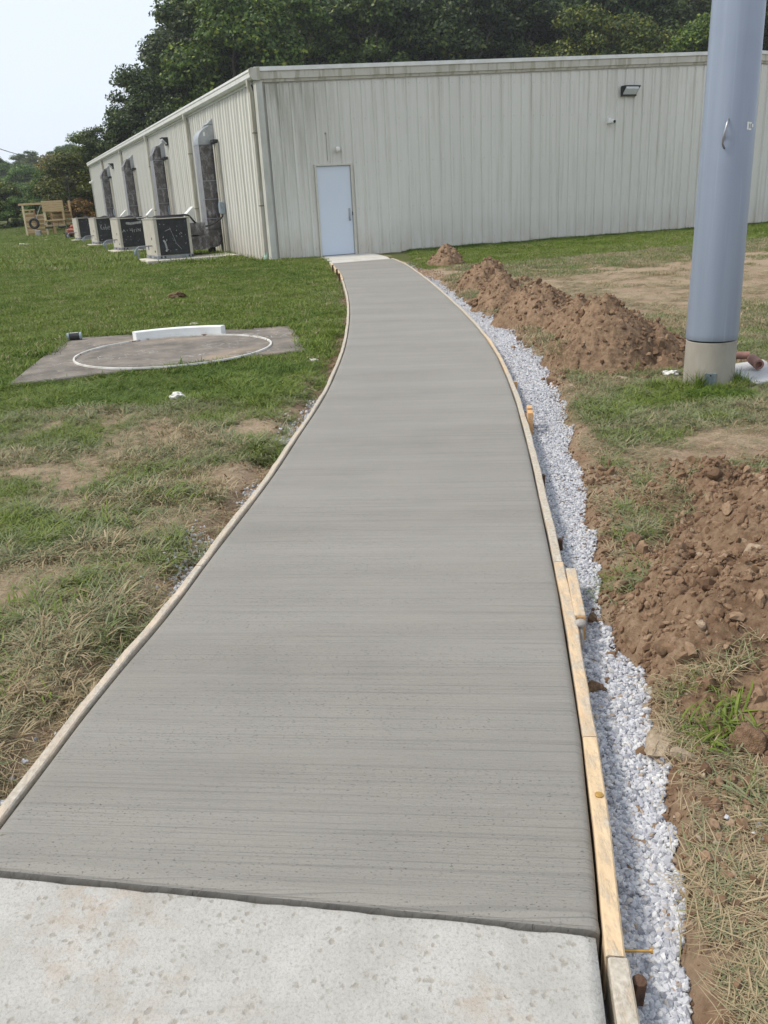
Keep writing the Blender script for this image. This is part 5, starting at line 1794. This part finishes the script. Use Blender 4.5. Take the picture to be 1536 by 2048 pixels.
for (x, y) in ((0, 0), (.75, 0), (1.45, .1), (0, 1.2), (1.45, 1.2)): pb("post", (x, y, .85 if x < 1.2 else .78), (.10, .10, 1.7 if x < 1.2 else 1.55), M_redw, hut)
for k in range(11): pb("slat", (.37, -.06, .14 + k * .135), (.70, .03, .122), M_pine if k % 3 else M_redw, hut)
for k in range(10): pb("slat", (1.10, .0, .14 + k * .135), (.66, .03, .122), M_pine if k % 2 else M_redw, hut)
for k in range(11): pb("slat", (-.06, .6, .14 + k * .135), (.03, 1.15, .122), M_redw, hut)
pb("top_rail", (.38, -.02, 1.73), (.9, .14, .06), M_pine, hut)
mb = MB(); mb.box((0, 0, .20), (.34, .34, .40), 0, .02); o = mb.build("grey_block", M_block); o.location = (-22.45, 61.8, ZB); tag(o, "grey concrete block standing below the tyre swing", "block")

# little orange-red machine half hidden by the farthest unit
o = empty("red_machine", (-16.55, 51.0, ZB)); tag(o, "red and orange machine half hidden behind the farthest air unit", "machine")
mb = MB(); mb.box((0, 0, .42), (.55, .8, .34), 0, .08); mb.box((.02, .1, .66), (.36, .42, .22), 0, .08); mb.build("body", mat("orange_red_paint", (0.22, 0.05, 0.03), (0.34, 0.12, 0.06), 6, .4), o)
for y in (-.3, .3):
    mb = MB(); mb.lathe([(.10, -.36), (.2, -.34), (.2, -.2), (.10, -.18)], (0, y, .2), 14, Matrix.Rotation(R(90), 3, 'Y')); mb.build("wheel", M_black, o)
mb = MB(); mb.tube([(-.2, .3, .6), (-.55, .3, .62)], .035, 6); mb.build("handle", M_black, o)
mb = MB(); mb.tube([(-.2, -.1, .36), (-.55, -.1, .33)], .035, 6); mb.build("handle", M_black, o)
mb = MB(); mb.box((.0, .2, .86), (.30, .3, .07), 0, .03); mb.tube([(-.25, -.2, .6), (-.3, -.25, 1.05), (-.05, -.25, 1.10)], .03, 6); mb.build("seat", mat("green_vinyl", (0.03, 0.10, 0.05), (0.05, 0.13, 0.07), 5, .5), o)

# shed with a red roof edge
sh_ = empty("shed", (-27.6, 85.0, ZB)); tag(sh_, "low white shed with a thin red roof edge behind the playset", "shed")
mb = MB(); mb.box((.1, 2.0, 1.05), (2.6, 4.0, 2.1)); mb.build("wall", mat("shed_white", (0.52, 0.52, 0.51), (0.44, 0.44, 0.43), .8, .7), sh_)
mb = MB(); mb.prism([(-1.55, 2.22), (1.55, 2.02), (1.55, 2.10), (-1.55, 2.32)], (.1, -.15, 0), (1, 0, 0), (0, 0, 1), (0, 1, 0), 4.3); mb.build("roof", mat("red_roof", (0.30, 0.06, 0.05), (0.24, 0.05, 0.045), 3, .5), sh_)
mb = MB(); mb.box((.2, -.02, .55), (1.9, .06, .9), 0, .01); mb.build("door", mat("shed_grey", (0.30, 0.31, 0.32), (0.36, 0.37, 0.38), 3, .6), sh_)
crumple("white_cover", (-25.4, 76.0), .75, mat("white_sheet", (0.74, 0.76, 0.82), (0.55, 0.57, 0.63), 1.5, .7), "white rumpled cover in front of the shed", "cover", 410, .8)
crumple("scrap_board", (-17.8, 50.2), .30, M_white, "pale scrap lying on the lawn before the wooden playset", "scrap", 411, .2)

# ------------------------------------------------------------------ trees
def leaf_mat(name, ramp):
    m = bpy.data.materials.new(name)
    N, L = nodes_of(m)
    b = N["Principled BSDF"]; b.inputs["Roughness"].default_value = .5; b.inputs["Specular IOR Level"].default_value = .3
    r = N.new("ShaderNodeValToRGB"); e = r.color_ramp.elements
    while len(e) < len(ramp): e.new(.5)
    for i, (p, c) in enumerate(ramp): e[i].position = p; e[i].color = (*c, 1)
    geo = N.new("ShaderNodeNewGeometry")
    L.new(geo.outputs["Random Per Island"], r.inputs[0])
    oi = N.new("ShaderNodeObjectInfo")
    mm = N.new("ShaderNodeMix"); mm.data_type = 'RGBA'; mm.blend_type = 'MULTIPLY'; mm.inputs[0].default_value = 1
    L.new(r.outputs[0], mm.inputs[6]); L.new(oi.outputs["Color"], mm.inputs[7])
    L.new(mm.outputs[2], b.inputs["Base Color"])
    leaf_surface(N, L, b, mm.outputs[2], .25)
    return m


M_leaf = leaf_mat("broad_leaves", [(0, (0.015, 0.030, 0.006)), (.5, (0.036, 0.066, 0.011)), (.85, (0.078, 0.118, 0.019)), (1, (0.145, 0.16, 0.028))])
M_bark = mat("bark", (0.070, 0.058, 0.046), (0.13, 0.11, 0.09), 4, .95, bump=.6, bscale=10, stretch=(1, 1, .25))


def crown_mesh(name, seed, H, Rc, nblob, nleaf, leaf, base=.18, shape=1.0):
    """crown of leaf sprays on many uneven boughs, with holes; tree stands at the origin"""
    g = np.random.default_rng(seed)
    zc = base + (1 - base) * g.random(nblob) ** .9
    prof = np.sin(np.clip((zc - base) / (1 - base), .02, 1) ** (.75 * shape) * math.pi * .93 + .12) ** .7
    a = g.random(nblob) * 6.283
    rad = prof * Rc * np.sqrt(g.uniform(.25, 1.0, nblob))
    cx, cy, cz = rad * np.cos(a), rad * np.sin(a), zc * H * .96
    br = Rc * g.uniform(.16, .34, nblob)
    w = br ** 2; w /= w.sum()
    bi = g.choice(nblob, nleaf, p=w)
    d = g.normal(size=(nleaf, 3)); d /= np.linalg.norm(d, axis=1)[:, None]
    d[:, 2] = np.where(d[:, 2] < -.2, d[:, 2] * .5, d[:, 2])
    rr_ = br[bi] * g.uniform(.45, 1.12, nleaf)
    c = np.stack([cx[bi], cy[bi], cz[bi]], 1) + d * rr_[:, None] * np.array([1, 1, .72])
    nrm = d * .7 + np.array([0, 0, .45]) + g.normal(size=(nleaf, 3)) * .55
    nrm /= np.linalg.norm(nrm, axis=1)[:, None]
    t = np.cross(nrm, g.normal(size=(nleaf, 3))); t /= np.linalg.norm(t, axis=1)[:, None]
    b_ = np.cross(nrm, t)
    s = leaf * g.uniform(.55, 1.25, nleaf)[:, None]
    # a spray: two blades folded along the middle
    p0 = c - t * s * .5; p2 = c + t * s * .55
    p1 = c + b_ * s * .34 - nrm * s * .10; p3 = c - b_ * s * .34 - nrm * s * .10
    V = np.stack([p0, p1, p2, p3], 1).reshape(-1, 3)
    i = np.arange(nleaf) * 4
    F = np.stack([i, i + 1, i + 2, i + 3], 1)
    me = np_mesh(name, V, F); me.materials.append(M_leaf)
    return me, list(zip(cx, cy, cz, br))


def trunk_mesh(name, seed, H, r, blobs):
    rr = random.Random(seed); mb = MB()
    top = H * .78
    pts = []; x = y = 0
    for k in range(7):
        pts.append((x, y, top * k / 6 - .3 * (k == 0))); x += rr.uniform(-.02, .02) * H; y += rr.uniform(-.02, .02) * H
    mb.tube(pts, [r * (1.25 if k == 0 else 1 - .14 * k) for k in range(7)], 8)
    for (bx, by, bz, br) in blobs[:14]:
        k = min(5, max(1, int(bz / top * 6 - 1.2)))
        p = Vector(pts[k]); e = Vector((bx, by, bz)); m_ = p.lerp(e, .5) + Vector((0, 0, -.03 * H))
        mb.tube([p, m_, e], [r * .34, r * .22, r * .06], 5)
    me = bpy.data.meshes.new(name); me.from_pydata(mb.v, [], mb.f); me.materials.append(M_bark)
    return me


KIND = {}
for nm, args in {'tall_a': (1, 18, 5.2, 60, 27000, .33, .10), 'tall_b': (2, 18, 4.6, 52, 25000, .32, .14), 'tall_c': (3, 18, 5.8, 70, 29000, .34, .08), 'round': (4, 10, 4.6, 44, 15000, .32, .08),
                 'bush': (5, 5, 3.2, 34, 10000, .25, .02), 'slim': (6, 12, 2.7, 36, 12000, .28, .08)}.items():
    sd, H, Rc, nb, nl, lf, bs = args
    cm, bl_ = crown_mesh(nm + "_crown", sd, H, Rc, nb, nl, lf, bs)
    tm = trunk_mesh(nm + "_trunk", sd, H, {'bush': .12, 'slim': .13, 'round': .2}.get(nm, .34), bl_)
    KIND[nm] = (cm, tm, H)


def tree(x, y, h, kind, label, group=None, col=(1, 1, 1), wide=1.0, name="tree", cat="tree", dz=0.0):
    cm, tm, H = KIND[kind]
    s = h / H
    o = empty(name, (x, y, float(ground_z(x, y)) + dz), random.uniform(0, 6.28))
    tag(o, label, cat, group)
    for nm, me in (("crown", cm), ("trunk", tm)):
        c = bpy.data.objects.new(nm, me); COL.objects.link(c); c.parent = o
        c.scale = (s * wide, s * wide, s)
        c.color = (*col, 1) if nm == "crown" else (1, 1, 1, 1)
    return o


WOOD = "trees of the dark wood behind the building"
D = "tall dark green broadleaf tree in the wood behind the building"
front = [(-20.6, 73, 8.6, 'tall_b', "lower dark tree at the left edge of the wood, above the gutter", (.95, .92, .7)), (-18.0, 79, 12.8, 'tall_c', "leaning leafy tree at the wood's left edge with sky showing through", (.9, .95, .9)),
         (-13.0, 83, 20.5, 'tall_a', "tallest dark tree at the left shoulder of the wood", (.95, 1, .9)), (-9.6, 78, 19.0, 'tall_c', "lighter green tree above the near corner of the building", (1.6, 1.65, 1.2)),
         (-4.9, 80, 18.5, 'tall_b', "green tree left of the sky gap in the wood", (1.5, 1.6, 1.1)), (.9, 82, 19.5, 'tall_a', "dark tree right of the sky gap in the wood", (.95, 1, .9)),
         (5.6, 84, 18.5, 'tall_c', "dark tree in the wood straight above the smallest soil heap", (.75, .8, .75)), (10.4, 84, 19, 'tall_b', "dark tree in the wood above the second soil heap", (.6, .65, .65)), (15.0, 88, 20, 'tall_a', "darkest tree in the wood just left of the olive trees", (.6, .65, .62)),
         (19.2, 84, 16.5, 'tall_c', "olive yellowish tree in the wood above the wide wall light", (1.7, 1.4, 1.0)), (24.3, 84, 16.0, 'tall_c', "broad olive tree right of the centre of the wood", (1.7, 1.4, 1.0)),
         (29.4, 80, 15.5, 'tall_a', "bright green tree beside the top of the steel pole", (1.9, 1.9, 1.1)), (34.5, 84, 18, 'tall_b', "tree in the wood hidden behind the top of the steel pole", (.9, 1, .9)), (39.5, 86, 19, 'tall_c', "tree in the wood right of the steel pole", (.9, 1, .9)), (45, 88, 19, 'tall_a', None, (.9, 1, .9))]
for (x, y, h, k, lab, c) in front:
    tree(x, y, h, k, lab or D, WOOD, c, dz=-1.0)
bk = random.Random(5)
for i in range(15):
    x = -19.0 + i * 5.0 + bk.uniform(-1.3, 1.3); y = 97 + bk.uniform(-4, 5)
    tree(x, y, (15 if i == 0 else 20) + bk.uniform(-2, 3), ('tall_a', 'tall_b', 'tall_c')[i % 3], D, WOOD, (.75 + bk.uniform(-.12, .2), .8 + bk.uniform(-.1, .2), .75), 1.15, dz=-1)
for i in range(13):
    x = -15 + i * 5.6 + bk.uniform(-1.5, 1.5); y = 114 + bk.uniform(-5, 5)
    tree(x, y, 21 + bk.uniform(-2, 3), ('tall_c', 'tall_a', 'tall_b')[i % 3], D, WOOD, (.7, .75, .7), 1.25, dz=-1)
# understorey that closes the wood behind the roof line
for i in range(15):
    x = -19.5 + i * 4.2 + bk.uniform(-1, 1); y = 77 + bk.uniform(-2.5, 3) + max(0, x) * .12
    tree(x, y, 7.2 + bk.uniform(-1.2, 1.6), 'round', "bushy dark tree just showing over the roof of the building", "low trees behind the roof", (.7 + bk.uniform(-.1, .3), .75 + bk.uniform(-.1, .2), .7), 1.0)
for (x, y, h, lab) in ((4.6, 76.5, 8.9, "small rust-leaved tree low over the middle of the roof"), (9.0, 78.5, 10.3, "small orange-leaved tree in the dark of the wood"), (27.6, 76, 9.8, "red-leaved sapling just left of the steel pole")):
    tree(x, y, h, 'slim', lab, None, (4.6, 1.05, .7), .62, "sapling")

FAR = "trees on the far hillside left"
fr = random.Random(9)
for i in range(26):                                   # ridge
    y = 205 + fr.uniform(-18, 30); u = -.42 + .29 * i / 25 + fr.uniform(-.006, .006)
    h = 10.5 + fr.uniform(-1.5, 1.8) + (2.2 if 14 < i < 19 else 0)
    tree(u * y, y, h, ('tall_a', 'tall_c', 'tall_b')[i % 3], "dark green tree on the far wooded ridge, tinted blue for haze", FAR, (1.2 + fr.uniform(-.1, .6), 1.4 + fr.uniform(0, .3), 1.7), 1.25, dz=-2)  # blue of the distant haze put into the leaf colour
for i in range(22):                                   # hillside
    y = 150 + fr.uniform(-16, 22); u = -.41 + .25 * i / 21 + fr.uniform(-.008, .008)
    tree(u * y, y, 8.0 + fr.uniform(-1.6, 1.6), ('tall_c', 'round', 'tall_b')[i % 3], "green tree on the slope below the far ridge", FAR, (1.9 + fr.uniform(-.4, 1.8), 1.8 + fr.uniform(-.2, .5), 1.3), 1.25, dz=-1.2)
MIDT = "trees at the far edge of the lawn"
for (x, y, h, k, c, lab) in ((-36.8, 88, 5.8, 'round', (2.90, 2.10, 0.99), "yellow-green round tree at the left edge of the view"), (-34.0, 86, 4.0, 'bush', (1.59, 1.40, 0.88), "dark bush left of the wooden hut"),
                            (-38.6, 82, 3.4, 'bush', (1.30, 1.54, 0.88), "dark green bush at the left edge of the lawn"), (-36.0, 78.5, 2.5, 'bush', (1.45, 1.75, 0.88), "low green bush at the left edge beside the lawn"),
                            (-30.6, 92, 5.4, 'slim', (3.19, 2.10, 0.88), "pointed yellowish tree above the playset"), (-28.3, 94, 4.6, 'round', (1.89, 1.89, 0.99), "green bushy tree behind the playset"),
                            (-33.2, 96, 5.2, 'round', (1.45, 1.68, 0.99), "dark round tree behind the utility pole"), (-26.6, 92, 6.2, 'slim', (1.89, 2.03, 0.99), "slim green tree above the white shed"),
                            (-25.4, 88, 6.6, 'tall_b', (1.59, 1.68, 0.99), "dark green tree between the shed and the wood"), (-24.4, 80, 5.6, 'round', (2.46, 1.89, 0.88), "olive tree beyond the far end of the gutter"),
                            (-22.4, 70, 5.4, 'round', (1.59, 1.19, 0.77), "brownish bush right behind the far corner of the building"), (-22.4, 75, 7.0, 'tall_c', (1.74, 1.61, 0.88), "dark tree rising over the far end of the gutter"),
                            (-25.5, 99, 8.2, 'tall_a', (1.38, 1.47, 0.99), "dark tree behind the slim green tree"), (-28.9, 104, 7.0, 'tall_c', (1.59, 1.61, 0.99), "broad green tree at the foot of the slope"), (-40.5, 98, 6.4, 'tall_b', (1.45, 1.54, 0.99), "dark tree behind the yellow-green tree"),
                            (-21.0, 66.8, 2.2, 'bush', (3.04, 1.05, 0.88), "reddish low bush at the far corner of the building"), (-23.4, 71, 2.3, 'bush', (2.32, 1.68, 0.88), "low mixed bush between the shed and the building"),
                            (-31.8, 84, 2.6, 'bush', (1.30, 1.61, 0.88), "green bush behind the wooden hut"), (-28.6, 80, 2.2, 'bush', (1.30, 1.54, 0.88), "low bush behind the climbing tower"), (-33.5, 76, 1.6, 'bush', (1.45, 1.89, 0.88), "grassy low bush at the far left lawn edge")):
    tree(x, y, h, k, lab, MIDT, c, 1.1, "bush" if k == 'bush' else "tree", "bush" if k == 'bush' else "tree")

# utility pole and wire
up_ = empty("utility_pole", (-53.3, 145, float(ground_z(-53.3, 145)))); tag(up_, "pale utility pole with a grey transformer far behind the playset", "utility pole")
zt = 5.9 - up_.location.z
mb = MB(); mb.tube([(0, 0, -.5), (0, 0, zt)], [.22, .15], 10); mb.build("post", mat("bleached_pole", (0.36, 0.35, 0.33), (0.44, 0.43, 0.41), 2, .8), up_)
mb = MB(); mb.lathe([(.2, 0), (.28, .08), (.28, .75), (.15, .85)], (-.5, -.1, zt - 1.6), 12); mb.build("transformer", M_block, up_)
mb = MB(); a_, b_ = Vector((-16.0, 30, 4.9)), Vector((-53.5, 160, 10.3))
mb.tube([a_.lerp(b_, t) + Vector((0, 0, -1.2 * 4 * t * (1 - t) + .9)) for t in np.linspace(0, 1, 24)], .030, 5)
o = mb.build("overhead_wire", mat("wire_grey", (0.16, 0.16, 0.17)), smooth=True); tag(o, "single overhead wire crossing the sky at the left", "wire")

# ------------------------------------------------------------------ thin summer haze
mb = MB(); mb.box((0, 245, 24.5), (900, 730, 59))
hz_m = bpy.data.materials.new("haze_air"); N, L = nodes_of(hz_m); N.remove(N["Principled BSDF"])
pv = N.new("ShaderNodeVolumePrincipled"); pv.inputs["Density"].default_value = .00042; pv.inputs["Color"].default_value = (.90, .93, .98, 1); pv.inputs["Anisotropy"].default_value = .2
L.new(pv.outputs[0], N["Material Output"].inputs["Volume"])
o = mb.build("haze", hz_m); o["kind"] = "stuff"
